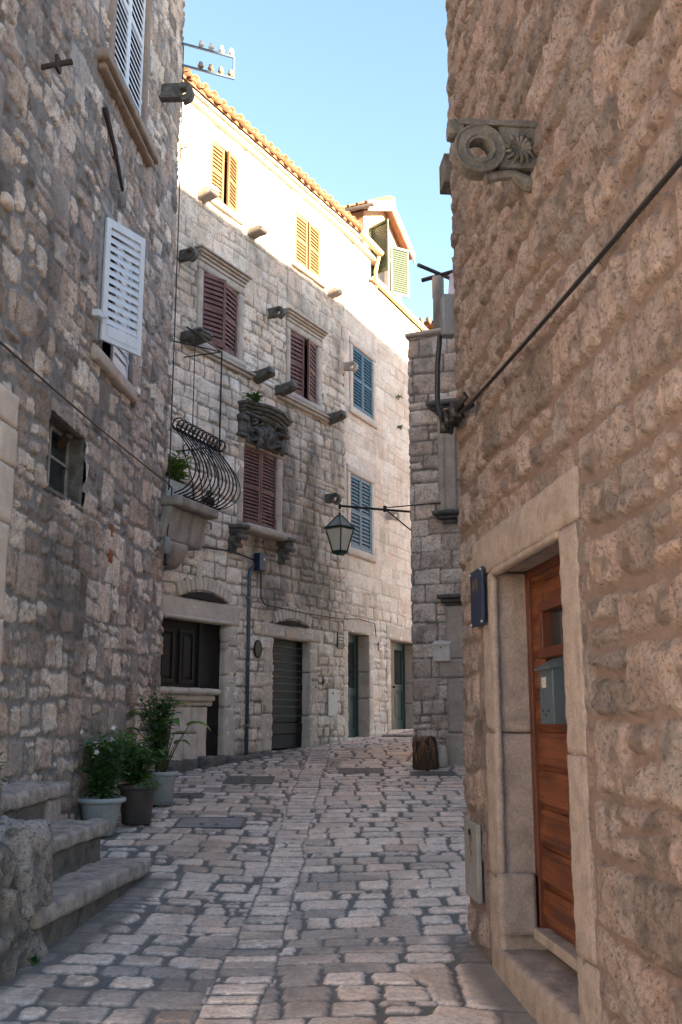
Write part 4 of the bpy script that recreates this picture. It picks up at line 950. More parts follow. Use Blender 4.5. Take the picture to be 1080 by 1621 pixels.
def build_facade_b():
    H = empty('pale_stone_house', (FB['o'][0], FB['o'][1], 0), FB['a'], 'pale stone house with blue shutters, green doors and a gabled dormer', 'house')
    U1 = (.42, 1.5, 7.98, 9.36); U2 = (.28, 1.37, 4.98, 6.54); D3 = (.15, 1.2, 1.2, 3.26); D4 = (2.37, 3.85, 1.34, 3.26)
    S = seg(0., .03, 7.); Z = seg(.3, .028, 11.12)
    def fn(U, V):
        h, m, r1, r2, s = stones(U, V, 404, .29, (.35, .85), .01, .008, .02, .003, R=.02, warp=.02, wf=1.5, p_split=.12, p_sub=.2, tilt=.006, cf=9, mn=.003, jvar=.8, edge_n=.005)
        m = m * .65 + .35
        L = stones(U, V, 414, .27, (.25, .5), .016, .02, .03, .008, R=.04, warp=.03, wf=2., p_split=.2, p_sub=.2, tilt=.009, cf=10, mn=.004)
        k = sst(4.3, 3.9, V + .3 * vn2(U * 1.5, V * 1.5, 3)); h = h * (1 - k) + L[0] * k; m = m * (1 - k) + L[1] * k
        st = .35 * sst(.15, .55, fbm2(U * 2.5, V * 1.3, 66, 4)) + blob(U, V, [(.1, 7., .12, 2.5, .35), (3.4, 10.6, .06, .12, .8), (3.9, 9.7, .08, .15, .7)], 5)
        return h, m, r1, np.clip(st, 0, .8)
    wall('wall', S, Z, fn, [U1, U2, D3, D4], M['pale'], H, c1=6.6)
    MB().bo(.02, 6.5, -6, -.31, .2, 11.08).obj('core', M['trim'], H)
    wp = dict(fr=.16, fm=M['trim_pale'], nl=19, fo=.022, sill=False, closed=.62)
    w1 = window(H, *U1, M['blue_paint'], (0, 0), label='upper window with blue shutters', **wp); w2 = window(H, *U2, M['blue_paint'], (0, 0), label='lower window with blue shutters behind the lantern', **wp)
    for w_, q in ((w1, U1), (w2, U2)): ro(q[0] - .2, q[1] + .2, -.05, .05, q[2] - .16, q[2], r=.012, amp=.003, seed=5).obj('sill', M['trim_pale'], w_, 0, True)
    jambs('door_surround', H, *D3[:2], 1.15, D3[3], .22, .24, .02, M['trim_pale'], seed=131, depth=.3); jambs('door_surround', H, *D4[:2], 1.3, D4[3], .22, .3, .02, M['trim_pale'], seed=133, depth=.3)
    ro(2.1, 4.1, -.1, .06, 1.0, 1.3, r=.02, amp=.006, seed=7).obj('door_plinth', M['trim_pale'], H, 0, True); ro(-.1, 1.45, -.1, .055, .85, 1.16, r=.02, amp=.006, seed=8).obj('door_plinth', M['trim_pale'], H, 0, True)
    for (a, b_, c, d_), leaves in ((D3, 1), (D4, 2)):
        c += -.02; m = MB(); f = .07; o = -.23
        m.bo(a, a + f, o - .05, o, c, d_); m.bo(b_ - f, b_, o - .05, o, c, d_); m.bo(a + f, b_ - f, o - .05, o, d_ - f, d_)
        D = m.obj('door', M['door_green'], H, .004); wl_ = (b_ - a - 2 * f) / leaves
        lf = MB(); gl = MB(); hd = MB()
        for k in range(leaves):
            x0 = a + f + k * wl_ + .003; x1 = x0 + wl_ - .006; z0 = c + .0; z1 = d_ - f; s = .1
            lf.bo(x0, x0 + s, o - .045, o - .01, z0, z1); lf.bo(x1 - s, x1, o - .045, o - .01, z0, z1)
            for (p, q_) in ((z0, z0 + .2), (z0 + .85, z0 + 1.0), (z1 - .1, z1)): lf.bo(x0 + s, x1 - s, o - .045, o - .01, p, q_)
            lf.bo(x0 + s, x1 - s, o - .04, o - .028, z0 + .2, z0 + .85); lf.bo(x0 + s + .06, x1 - s - .06, o - .028, o - .015, z0 + .28, z0 + .77)
            gl.bo(x0 + s, x1 - s, o - .035, o - .03, z0 + 1.0, z1 - .1)
            hd.bo(x0 + .03, x0 + .06, o - .01, o + .03, z0 + .92, z0 + .96); hd.bo(x0 + .03, x0 + .15, o + .03, o + .042, z0 + .92, z0 + .945)
        lf.obj('leaf', M['door_green'], D, .004); gl.obj('pane', M['glass'], D); hd.obj('handle', M['iron'], D)
    for t, z, L, mt in ((.02, 8.72, .3, 'trim'), (2.3, 5.97, .3, 'trim_pale')): ring_bracket(H, t, z, L, .22, .1, M[mt], .055)
    # upper strip up to the end of the tiled eave, with its gutter
    up = ro(.0, 1.45, -.3, .0, 11.1, 11.85, r=.01, amp=.002, seed=12); up.obj('upper_wall', M['trim_pale'], H, 0, True)
    cr = ro(.5, 1.75, -.1, .1, 11.74, 11.86, r=.02, amp=.004, seed=13); cr.obj('eave_course', M['trim_pale'], H, 0, True)
    gm = mat('cream painted gutter', (.55,.42,.24), .5, 0, .2, 8, .1)
    gt = half_gutter(.35, 1.95, 11.93, .2, .085); G = gt.obj('gutter', gm, H, 0, True)
    gp = MB(); gp.tube([(1.55, -.16, 11.84), (1.55, -.12, 11.7), (1.55, -.08, 11.5), (1.55, -.08, 11.1)], .045, 10); gp.obj('gutter_pipe', gm, G, 0, True)
    g2 = half_gutter(1.5, 6.6, 11.2, .14, .07); g2.obj('lower_gutter', gm, G, 0, True)
    ro(1.3, 6.65, -.1, .07, 11.06, 11.14, r=.015, amp=.003, seed=14).obj('lower_eave_course', M['trim_pale'], H, 0, True)
    rf = MB(); sl_ = math.radians(17)
    rf.prism([(-.12, 11.16), (6.0, 11.16 + 6.1 * math.tan(sl_)), (6.0, 11.2 + 6.1 * math.tan(sl_)), (-.12, 11.2)], 1.3, 6.7, lambda p, q, e: (e, p, q))
    roof = rf.obj('roof', M['tile'], H); 
    tiles_mb(4.1, 6.6, 11.22, sl_, 6, .1, seed=4).obj('barrel_tiles', M['tile'], roof, 0, True)
    # dormer
    dm = MB(); z0 = 11.15; t0, t1, tr, ze, zr = 1.35, 3.62, 2.48, 12.95, 13.55; o = -.12
    pl = [(t0, z0), (t1, z0), (t1, ze), (tr, zr), (t0, ze)]
    # front with the window opening left out: built of pieces
    w0_, w1_, wz0, wz1 = 1.78, 2.82, 11.5, 12.75
    for (a, b_, c, d_) in ((t0, w0_, z0, ze), (w1_, t1, z0, ze), (w0_, w1_, z0, wz0), (w0_, w1_, wz1, ze)): dm.bo(a, b_, o - .2, o, c, d_)
    dm.prism([(t0, ze), (t1, ze), (tr, zr)], -(o - .2), -o, lambda p, q, e: (p, e, q))
    dm.bo(t0, t0 + .15, o - 3.5, o - .2, z0, ze); dm.bo(t1 - .15, t1, o - 3.5, o - .2, z0, ze)
    dmo = dm.obj('dormer', M['cream'], H)
    rr = MB(); 
    for sg, (ta, za) in ((-1, (t0 - .3, ze - .13)), (1, (t1 + .3, ze - .13))):
        rr.prism([(ta, za), (tr, zr + .03), (tr, zr + .13), (ta, za + .1)], -.1, 3.6, lambda p, q, e: (p, e, q))
    rr.obj('dormer_roof', mat('red brown eave boards', (.28,.13,.09), .7, 0, .3, 6, .3), dmo)
    fa = MB(); 
    for sg, (ta, za) in ((-1, (t0 - .32, ze - .22)), (1, (t1 + .32, ze - .22))):
        fa.prism([(ta, za), (tr, zr - .12), (tr, zr + .14), (ta, za + .24)], -.15, -.103, lambda p, q, e: (p, e, q))
    fa.prism([(tr - .07, zr), (tr + .07, zr), (tr + .05, zr + .22), (tr - .05, zr + .22)], -.18, -.05, lambda p, q, e: (p, e, q))
    fa.obj('bargeboard', M['trim_pale'], dmo, .01)
    dg = half_gutter(0, 3.4, 0, 0, .06); dg.v = [(t0 - .38 + y, x - .3, ze - .1 + z) for x, y, z in dg.v]; dg.obj('dormer_gutter', M['rust'], dmo, 0, True)
    tl = MB()
    for sg, ta in ((-1, t0 - .3), (1, t1 + .3)):
        for k in range(15):
            yy = -.08 + k * .22; tl.tube([(ta, yy, ze - .0), (tr, yy, zr + .16)], .06, 6)
    tl.tube([(tr, -.1, zr + .2), (tr, 3.5, zr + .2)], .09, 8)
    tl.obj('dormer_tiles', M['tile'], dmo, 0, True)
    dw = MB(); dw.bo(w0_, w0_ + .07, o - .1, o + .02, wz0, wz1); dw.bo(w1_ - .07, w1_, o - .1, o + .02, wz0, wz1); dw.bo(w0_ + .07, w1_ - .07, o - .1, o + .02, wz1 - .07, wz1); dw.bo(w0_ + .07, w1_ - .07, o - .1, o + .05, wz0, wz0 + .07)
    dwo = dw.obj('dormer_window', M['trim_pale'], dmo); MB().bo(w0_, w1_, o - .09, o - .08, wz0, wz1).obj('dormer_pane', M['glass'], dmo)
    sh = shutter_mb(.52, 1.24, 22, .035, .05, False, .9)
    s1 = sh.obj('shutter', M['green_paint'], dmo, 0, False, (w0_, -(o + .03), wz0)); s1.rotation_euler = (0, 0, math.radians(-112)); s1['label'] = 'left green leaf, seen dark against the sky'
    sh = shutter_mb(.52, 1.24, 22, .035, .05, False, .9)
    s2 = sh.obj('shutter', M['green_paint'], dmo, 0, False, (w1_ + .02, -(o + .03), wz0)); s2.rotation_euler = (0, 0, math.radians(-35))
build_facade_b()

# ================================================================== ALLEY HOUSE with terrace
def build_alley():
    H = empty('alley_house', (FQ['o'][0], FQ['o'][1], 0), FQ['a'], 'grey brown coursed stone house with a roof terrace, behind the near right corner', 'house')
    Wn = (.95, 1.75, 4.95, 6.6); D = (.92, 1.9, .85, 3.35)
    S = seg(-1.8, .05, -.3, .02, 1.4, .05, 3.5); Z = seg(.3, .02, 8.02)
    def fn(U, V):
        h, m, r1, r2, s = stones(U, V, 505, .29, (.3, .62), .022, .02, .03, .007, R=.04, warp=.025, wf=2., p_split=.22, p_sub=.5, tilt=.01, cf=11, mn=.004, jvar=.9, edge_n=.01)
        st = .5 * sst(.05, .5, fbm2(U * 3.5, V * 3.5, 67, 4)) + blob(U, V, [(.3, 7.7, .2, .3, .5)], 5)
        return h, m, r1, np.clip(st, 0, .8)
    wall('wall', S, Z, fn, [Wn, D], M['alley'], H, c0=0.)
    MB().bo(.05, 3.5, -3.6, -.31, .3, 7.95).obj('core', M['trim'], H)
    ro(-.08, 3.5, -3.6, .07, 8.0, 8.09, r=.02, amp=.006, seed=3).obj('terrace_coping', M['trim'], H, 0, True)
    w_ = MB(); w_.add(*_m(ro(.47, .6, -.05, .05, 4.9, 6.56, r=.012, amp=.003, seed=4))); w_.add(*_m(ro(.6, .78, -.05, .09, 4.9, 6.56, r=.012, amp=.003, seed=5))); w_.add(*_m(ro(.78, .95, -.3, .03, 4.9, 6.56, r=.012, amp=.003, seed=6)))
    w_.add(*_m(ro(1.75, 2.1, -.05, .09, 4.9, 6.56, r=.012, amp=.003, seed=6)))
    wo = w_.obj('window', M['trim'], H, 0, True)
    c = MB()
    for (ex, oo, a, b_) in ((.06, .1, 6.56, 6.62), (.12, .17, 6.62, 6.68), (.18, .24, 6.68, 6.76)): c.add(*_m(ro(.52 - ex, 2.1 + ex, -.05, oo, a, b_, r=.012, amp=.003, seed=7)))
    c.obj('cornice', M['trim_dark'], wo, 0, True)
    c = MB()
    for (ex, oo, a, b_) in ((.1, .2, 4.83, 4.9), (.04, .14, 4.77, 4.83), (-.04, .09, 4.69, 4.77)): c.add(*_m(ro(.5 - ex, 2.1 + ex, -.05, oo, a, b_, r=.012, amp=.003, seed=8)))
    c.obj('sill', M['trim_dark'], wo, 0, True)
    casement(wo, .95, 1.75, 4.95, 6.55, -.12)
    shutters(wo, .97, 1.73, 4.97, 6.53, M['blue_paint'], -.05, (0, 0), 20)
    j = MB()
    for a, b_, z0, z1 in ((.52, .92, .8, 1.35), (.55, .92, 1.355, 2.2), (.42, .92, 2.205, 2.5), (.55, .92, 2.505, 3.35), (1.9, 2.25, .8, 3.35)): j.add(*_m(ro(a, b_, -.3, .06, z0, z1, r=.012, amp=.004, seed=int(z0 * 10))))
    jo = j.obj('door_surround', M['trim'], H, 0, True)
    c = MB()
    for (ex, oo, a, b_) in ((.0, .08, 3.35, 3.4), (.05, .13, 3.4, 3.46), (.1, .19, 3.46, 3.53)): c.add(*_m(ro(.55 - ex, 2.25 + ex, -.05, oo, a, b_, r=.012, amp=.003, seed=9)))
    c.obj('cornice', M['trim_dark'], jo, 0, True)
    d = MB(); d.bo(.92, 1.9, -.24, -.2, .85, 3.35); d.bo(1.0, 1.36, -.2, -.18, 1.1, 2.0); d.bo(1.46, 1.82, -.2, -.18, 1.1, 2.0); d.bo(1.0, 1.36, -.2, -.18, 2.15, 3.2); d.bo(1.46, 1.82, -.2, -.18, 2.15, 3.2)
    d.obj('door', M['door_dark'], H, .006)
    # terrace pergola
    ps = MB(); ps.lathe((.42, .32, 8.09), [(.1, 0), (.095, .7), (.105, .72), (.105, 1.06), (.1, 1.1)], 14); po = ps.obj('pergola_post', M['concrete'], H, 0, True)
    pb = MB(); pb.tube([(.12, .35, 9.2), (1.6, .1, 9.23)], .04, 8); pb.tube([(.22, -.15, 9.26), (.9, 1.2, 9.22)], .035, 8); pb.obj('pergola_pole', M['rust'], H)
    MB().bo(.62, 2.0, -.6, -.5, 8.09, 8.5).obj('parapet', M['peach'], H); 
    ro(1.0, 1.5, -.5, -.35, 8.09, 8.65, r=.02, amp=.01, seed=7).obj('parapet_pier', M['alley'], H) if False else None
build_alley()
# laundry hanging from the pergola
def laundry():
    e = empty('hanging_cloth', wl(FQ, .8, -.22, 8.55), FQ['a'], 'pale lilac cloth hanging from the pergola pole on the terrace', 'cloth')
    n = 18; vs = []
    for i in range(n):
        for j in range(n):
            u, v = i / (n - 1), j / (n - 1); x = -.14 + .55 * u; vs.append((x - .06 * (1 - v) * (u < .5) , .04 * math.sin(u * 17 + v * 2) * (1 - v * .5), .62 * v - .05 * math.sin(u * 9) * (1 - v)))
    fs = [(i*n+j, i*n+j+1, (i+1)*n+j+1, (i+1)*n+j) for i in range(n-1) for j in range(n-1)]
    o = MB().add(vs, fs).obj('cloth', M['cloth'], e, 0, True); s = o.modifiers.new('solid', 'SOLIDIFY'); s.thickness = .006
laundry()
e, hw, h = letterbox(FQ, .36, .63, 2.47, 2.74, .03, .1, M['box_white'], 'small white mailbox on the grey brown alley wall')
MB().bo(-.02, .0, .1, .103, h - .07, h - .045).obj('keyhole', M['dark'], e)
# ================================================================== far house, and hidden houses added to bounce light and cast shade
def build_far():
    H = empty('peach_house', (1.95, 28.0, 0), math.radians(-4), 'distant peach house with a terracotta roof above the terrace', 'house')
    MB().box(0, 6, 0, 6, 1, 12.75).obj('wall', M['peach'], H)
    rf = MB(); rf.add([(-.5, -.45, 12.72), (6.5, -.45, 12.72), (6.5, 6.4, 12.72), (-.5, 6.4, 12.72), (3., 3, 14.4)], [(0,1,4), (1,2,4), (2,3,4), (3,0,4), (3,2,1,0)])
    r = rf.obj('roof', M['tile'], H)
    t = MB()
    for k in range(32):
        x = -.45 + k * .215; zt = 12.76
        L = min(3.4, 3.4 * min(x + .5, 6.5 - x) / 3.5 + .1); 
        t.tube([(x, -.48, zt), (x, -.48 + L, zt + L * .487)], .075, 6)
    t.obj('barrel_tiles', M['tile'], r, 0, True)
    MB().box(.9, 1.7, -.05, .0, 9.6, 11.2).obj('window', M['glass'], H)
build_far()
def light_bounce_house():  # added out of view to bounce warm sunlight into the street
    H = empty('light_bounce_house', (-13., -6., 0), math.radians(68), 'unseen pale house added behind the camera to bounce sunlight', 'house')
    MB().box(-9, 9, -0, 6, -1, 9.).obj('wall', M['trim_pale'], H)
    r = MB(); r.prism([(-.3, 9.0), (6.3, 9.0), (3, 10.4)], -9.3, 9.3, lambda p, q, e: (e, p, q)); r.obj('roof', M['tile'], H)
    m = MB()
    for k in range(5):
        for z in (1.8, 5.2): m.box(-7.5 + k * 3.3, -6.5 + k * 3.3, -.05, 0, z, z + 1.5)
    m.obj('window_shutters', M['green_paint'], H)
light_bounce_house()
def shade_house(name, t0, t1, o0, o1, h, label, mt):  # unseen block, placed and sized to throw shade on the fronts
    H = empty(name, wl(FA, (t0 + t1) / 2, o0, 0), FA['a'], label, 'house'); w_ = (t1 - t0) / 2; d = o1 - o0
    MB().bo(-w_, w_, 0, d, -.5, h).obj('wall', mt, H)
    r = MB(); r.prism([(-.15, h), (d + .15, h), (d / 2, h + .01)], -w_ - .1, w_ + .1, lambda p, q, e: (e, -p, q)); r.obj('roof', M['tile'], H)
    m = MB()
    for k in range(3):
        for z in (2.5, 5.6, 8.6): m.bo(-w_ * .7 + k * w_ * .6, -w_ * .7 + k * w_ * .6 + .9, -.03, 0, z, z + 1.4)
    m.obj('window_shutters', M['red_paint'], H)
shade_house('shade_row_house', -6.15, 9.0, 16.0, 21.0, 14.4, 'hidden row house added behind the near right house to shade the maroon shuttered front', M['trim_pale'])
shade_house('shade_tower_house', -10.95, -6.0, 12.0, 15.9, 15.8, 'hidden tall house added behind the near right house to shade the left house', M['trim_pale'])

# ================================================================== STEPS and rubble wall on the left
def build_steps():
    e = empty('stone_steps', (-2.2, 8.3, float(g(8.3))), 0, 'three worn limestone steps rising to the left house beside the rubble wall', 'steps')
    mt = mat('worn step stone', (.4,.36,.325), .75, 0, .5, 7, .9, c2=(.2,.185,.17), dist=.02); dk = mat('dark step riser stone', (.16,.15,.135), .85, 0, .6, 7, 1., c2=(.07,.066,.06), dist=.03)  # risers get a darker stone colour than the step slabs
    base = e.location
    def blk(pts, z0, z1, name, m, seed, r, amp):
        # quad footprint: (near-right, far-right, far-left, near-left)
        mb = rbox(0, 1, 0, 1, 0, 1, r=.001, amp=0, res=.035)
        P = np.array(mb.v); nr, fr_, fl, nl = [np.array(p) for p in pts]
        # build as rounded box in metric space, then bilinear map
        W_ = np.linalg.norm(nr - nl); Ln = np.linalg.norm(fr_ - nr); mb = rbox(0, W_, 0, Ln, z0, z1, r=r, amp=amp, res=.035, seed=seed, freq=6)
        P = np.array(mb.v); u = P[:,0:1] / W_; v = P[:,1:2] / Ln
        XY = nl * (1-u) * (1-v) + nr * u * (1-v) + fr_ * u * v + fl * (1-u) * v
        mb.v = [tuple(q) for q in np.concatenate([XY, P[:,2:3]], 1).tolist()]
        o = mb.obj(name, m, e, 0, True); o.location = -base; return o
    blk([(-1.97, 6.95), (-1.68, 9.4), (-2.3, 9.45), (-2.6, 6.95)], .245, .375, 'step', mt, 1, .022, .013)
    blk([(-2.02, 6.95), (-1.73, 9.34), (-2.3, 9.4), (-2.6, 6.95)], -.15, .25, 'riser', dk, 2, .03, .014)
    blk([(-2.24, 7.2), (-2.06, 9.4), (-2.6, 9.42), (-2.85, 7.2)], .575, .70, 'step', mt, 3, .028, .016)
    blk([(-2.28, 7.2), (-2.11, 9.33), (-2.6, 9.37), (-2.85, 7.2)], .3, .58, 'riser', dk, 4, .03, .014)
    blk([(-2.5, 7.6), (-2.44, 9.42), (-2.95, 9.44), (-3.0, 7.6)], .90, 1.03, 'step', mt, 5, .032, .02)
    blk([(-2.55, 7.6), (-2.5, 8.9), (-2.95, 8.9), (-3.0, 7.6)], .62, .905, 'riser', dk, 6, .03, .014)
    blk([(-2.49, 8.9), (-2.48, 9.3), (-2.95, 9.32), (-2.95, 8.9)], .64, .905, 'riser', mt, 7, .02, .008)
    blk([(-2.85, 5.6), (-2.85, 7.6), (-3.1, 7.6), (-3.1, 5.6)], -.2, 1.0, 'landing', mt, 8, .03, .01)
build_steps()
def build_rubble():
    e = empty('rubble_wall', (-2.3, 6.6, float(g(6.6))), 0, 'low rough rubble wall with a big weathered boulder at the near end of the steps', 'garden wall')
    rk = M['rock']; base = e.location
    def rock(c, s, seed, name, amp=.09, n=46):
        th = np.linspace(0, PI, n); ph = np.linspace(0, 2 * PI, 2 * n)
        T, Pp = np.meshgrid(th, ph, indexing='ij')
        d = np.stack([np.sin(T) * np.cos(Pp), np.sin(T) * np.sin(Pp), np.cos(T)], -1)
        q = np.abs(d) ** 7; rr = 1 / (q.sum(-1) ** (1 / 7)); Pq = d * rr[..., None] * np.array(s)
        X, Y, Z = [Pq[..., i] * 3.2 + seed * 3.1 for i in range(3)]
        h = vn3(X, Y, Z, seed) + .55 * vn3(X * 2.3, Y * 2.3, Z * 2.3, seed + 1) + .35 * vn3(X * 5, Y * 5, Z * 5, seed + 2) + .22 * vn3(X * 11, Y * 11, Z * 11, seed + 3)
        Pq = Pq + d * (h * amp)[..., None] + np.array(c) - np.array(base)
        crack = sst(.25, .75, np.abs(vn3(X * .9, Y * .9, Z * .4, seed + 8)))
        return grid_mesh(name, Pq, np.ones((n - 1, 2 * n - 1), bool), {'m': np.ones(h.shape), 'r': np.clip(.75 + .25 * h, 0, 1), 's': np.clip(.75 * sst(0.05, -.6, h), 0, 1)}, rk, e)
    rock((-2.2, 6.98, .62), (.24, .30, .27), 3, 'boulder', .07)
    rock((-2.25, 6.85, .16), (.27, .36, .42), 4, 'boulder', .07)
    rock((-2.34, 6.35, .5), (.28, .38, .38), 5, 'boulder', .08)
    rock((-2.3, 6.3, .02), (.3, .5, .3), 6, 'boulder', .07)
    rock((-2.4, 5.7, .35), (.3, .5, .5), 7, 'boulder', .08)
    rock((-2.62, 7.25, .95), (.17, .22, .34), 8, 'boulder', .05)
    rock((-2.66, 6.9, .9), (.2, .3, .45), 9, 'boulder', .06)
    rock((-2.62, 7.35, .55), (.2, .28, .5), 12, 'boulder', .06)
    rock((-2.8, 6.2, .7), (.25, .6, .8), 10, 'boulder', .08)
build_rubble()

# ================================================================== PLANTS
def leaf(mb, p, d, up, L, W_, fold=.25, tip=.0):
    d = Vector(d).normalized(); s = d.cross(Vector(up)); 
    if s.length < 1e-3: s = Vector((1, 0, 0))
    s.normalize(); n = s.cross(d).normalized(); p = Vector(p)
    m1 = p + d * L * .38; m2 = p + d * L * .75; t = p + d * L - n * L * .18
    mb.add([p, m1 + s * W_ * .5 + n * W_ * fold, m2 + s * W_ * .32 + n * W_ * fold * .6 - n * L * .07, t, m2 - s * W_ * .32 + n * W_ * fold * .6 - n * L * .07, m1 - s * W_ * .5 + n * W_ * fold, m1, m2 - n * L * .07],
           [(0, 1, 6), (0, 6, 5), (1, 2, 7, 6), (6, 7, 4, 5), (2, 3, 7), (7, 3, 4)])
def shrub(stem_mb, leaf_mb_, base, h, spread, nst, nl, L, rnd, lean=(0, 0)):
    for i in range(nst):
        a = rnd.uniform(0, 2 * PI); sp = rnd.uniform(.25, 1) * spread; hh = h * rnd.uniform(.6, 1.0)
        pts = []
        for k in range(7):
            u = k / 6; pts.append((base[0] + math.cos(a) * sp * u ** 1.3 + lean[0] * u + rnd.uniform(-.01, .01), base[1] + math.sin(a) * sp * u ** 1.3 + lean[1] * u + rnd.uniform(-.01, .01), base[2] + hh * u))
        stem_mb.tube(pts, [.008 * (1 - .6 * k / 6) for k in range(7)], 5)
        for j in range(nl):
            u = rnd.uniform(.15, 1.0); k = min(5, int(u * 6)); f = u * 6 - k; P = Vector(pts[k]).lerp(Vector(pts[k + 1]), f)
            b = rnd.uniform(0, 2 * PI); tw = rnd.uniform(.0, .06) if rnd.random() < .6 else rnd.uniform(.05, .12)
            d = Vector((math.cos(b), math.sin(b), rnd.uniform(-.2, .9))); Q = P + d.normalized() * tw
            if tw > .05: stem_mb.tube([P, Q], .003, 4, False)
            leaf(leaf_mb_, Q, d, (0, 0, 1), L * rnd.uniform(.6, 1.25), L * .55 * rnd.uniform(.7, 1.2), rnd.uniform(.05, .35))
def pot(e, r, h, m, rim=.03, taper=.76, saucer=False, handles=True):
    z0 = .03 if saucer else 0
    p = MB(); p.lathe((0, 0, z0), [(r * taper * .9, 0), (r * taper, .012), (r * .93, h * .82), (r * .945, h * .83), (r * .945, h - .05), (r + rim * .6, h - .05), (r + rim, h - .035), (r + rim, h - .008), (r + rim * .6, h), (r * .93, h), (r * .9, h - .05), (r * .88, h - .1)], 36, False)
    p.add([(r * taper * .9 * math.cos(k * PI / 18), r * taper * .9 * math.sin(k * PI / 18), z0) for k in range(36)], [tuple(range(36))])
    p.obj('pot', m, e, 0, True)
    s = MB(); s.lathe((0, 0, z0 + h - .07), [(r * .9, 0), (r * .5, .012), (.001, .02)], 24); s.obj('soil', M['soil'], e, 0, True)
    if saucer: q = MB(); q.lathe((0, 0, 0), [(r * .75, 0), (r * .9, .025), (r * .92, .03), (r * .85, .022), (r * .7, .012)], 28); q.obj('saucer', M['plastic_grey'], e, 0, True)
def plants():
    rnd = random.Random(4)
    e = empty('potted_plant', (-2.52, 11.0, float(g(11.0)) + .02), 0, 'dark leafy shrub in a wide rimmed pale grey pot nearest the steps', 'potted plant', 'potted plants by the left house corner')
    pot(e, .225, .38, M['plastic_grey'], .035, .64)
    s = MB(); l = MB(); shrub(s, l, (0, 0, .32), .66, .34, 16, 46, .105, rnd, (.02, 0)); s.obj('stems', M['stem'], e); l.obj('leaves', M['leaf'], e)
    for (x, y, z) in ((-.22, -.1, 1.06), (.12, -.1, 1.1), (-.02, -.2, .85)):
        f = MB()
        for k in range(5): a = k * 2 * PI / 5; leaf(f, (x, y, z), (math.cos(a), -.3, math.sin(a)), (0, 1, 0), .034, .022, .1)
        f.obj('flower', M['flower'], e)
    e = empty('potted_plant', (-2.26, 11.6, float(g(11.6)) + .02), 0, 'bushy lighter green plant in a dark taupe pot, the middle of three', 'potted plant', 'potted plants by the left house corner')
    pot(e, .2, .42, M['plastic_brown'], .025, .8)
    s = MB(); l = MB(); shrub(s, l, (0, 0, .37), .5, .4, 15, 42, .1, rnd, (-.02, -.05)); l2 = MB(); shrub(s, l2, (0, 0, .37), .66, .28, 8, 24, .12, rnd)
    for k in range(34):
        a = rnd.uniform(-1.6, .6); r_ = rnd.uniform(.12, .24); leaf(l, (r_ * math.cos(a), r_ * math.sin(a), .42 + rnd.uniform(-.07, .04)), (math.cos(a), math.sin(a), rnd.uniform(-.8, .2)), (0, 0, 1), .065, .04)
    s.obj('stems', M['stem'], e); l.obj('leaves', M['leaf'], e); l2.obj('fresh_leaves', M['leaf_light'], e)
    e = empty('potted_plant', (-2.2, 12.75, float(g(12.75)) + .02), 0, 'tall shrub with big arrow shaped leaves in a grey pot on a saucer', 'potted plant', 'potted plants by the left house corner')
    pot(e, .19, .36, M['plastic_grey'], .02, .78, True)
    s = MB(); l = MB(); shrub(s, l, (-.06, .02, .34), .98, .26, 14, 52, .1, rnd, (-.03, 0)); s.obj('stems', M['stem'], e); l.obj('leaves', M['leaf'], e)
    b = MB(); st = MB()
    for (a, ln, h, L) in ((.0, .34, .62, .3), (.5, .16, .5, .24), (-.3, .2, .4, .22), (-.9, .12, .66, .28), (2.7, .34, .74, .34), (3.3, .3, .55, .26), (-1.4, .14, .3, .2), (-2.3, .22, .2, .2), (.1, .14, .85, .26)):
        p0 = Vector((.03, -.02, .33)); p3 = Vector((math.cos(a) * ln, math.sin(a) * ln * .7 - .04, .33 + h))
        pts = [p0.lerp(p3, u) + Vector((0, 0, .06 * math.sin(u * PI))) for u in np.linspace(0, 1, 6)]; st.tube(pts, [.011, .01, .009, .008, .006, .005], 6)
        d = Vector((math.cos(a), math.sin(a) * .6 - .2, .05)); n = 7; side = d.cross(Vector((0, 0, 1))).normalized(); up = side.cross(d).normalized() if False else Vector((0, 0, 1))
        d.normalize(); vs = []; prof = [(-.12, .22), (0, .34), (.15, .42), (.35, .38), (.6, .26), (.82, .12), (1.0, .0)]
        for (u, wv) in prof:
            c = p3 + d * L * u * .95 + Vector((0, 0, .04 * math.sin(u * 2.4) - .14 * max(u, 0) ** 2 * L * 3)); ww = wv * L * .9
            vs += [c - side * ww + Vector((0, 0, ww * .25)), c, c + side * ww + Vector((0, 0, ww * .25))]
        b.add(vs, [(3*i, 3*i+1, 3*i+4, 3*i+3) for i in range(6)] + [(3*i+1, 3*i+2, 3*i+5, 3*i+4) for i in range(6)])
    st.obj('leaf_stalks', M['stem'], e, 0, True); b.obj('big_leaves', M['leaf_light'], e, 0, True)
    # dark plant at the left edge, on the rubble wall
    e = empty('flowering_shrub', (-2.44, 7.0, .86), 0, 'dark shrub with tiny white flowers at the left edge above the rubble wall', 'plant')
    s = MB(); l = MB(); shrub(s, l, (0, 0, .0), .5, .16, 10, 44, .05, rnd, (-.02, 0)); s.obj('stems', M['stem'], e); l.obj('leaves', M['leaf'], e)
    for (x, y, z) in ((.1, -.12, .3), (.06, -.14, .12), (.12, -.1, .45)):
        f = MB()
        for k in range(5): a = k * 2 * PI / 5; leaf(f, (x, y, z), (math.cos(a), -.3, math.sin(a)), (0, 1, 0), .022, .015, .1)
        f.obj('flower', M['flower'], e)
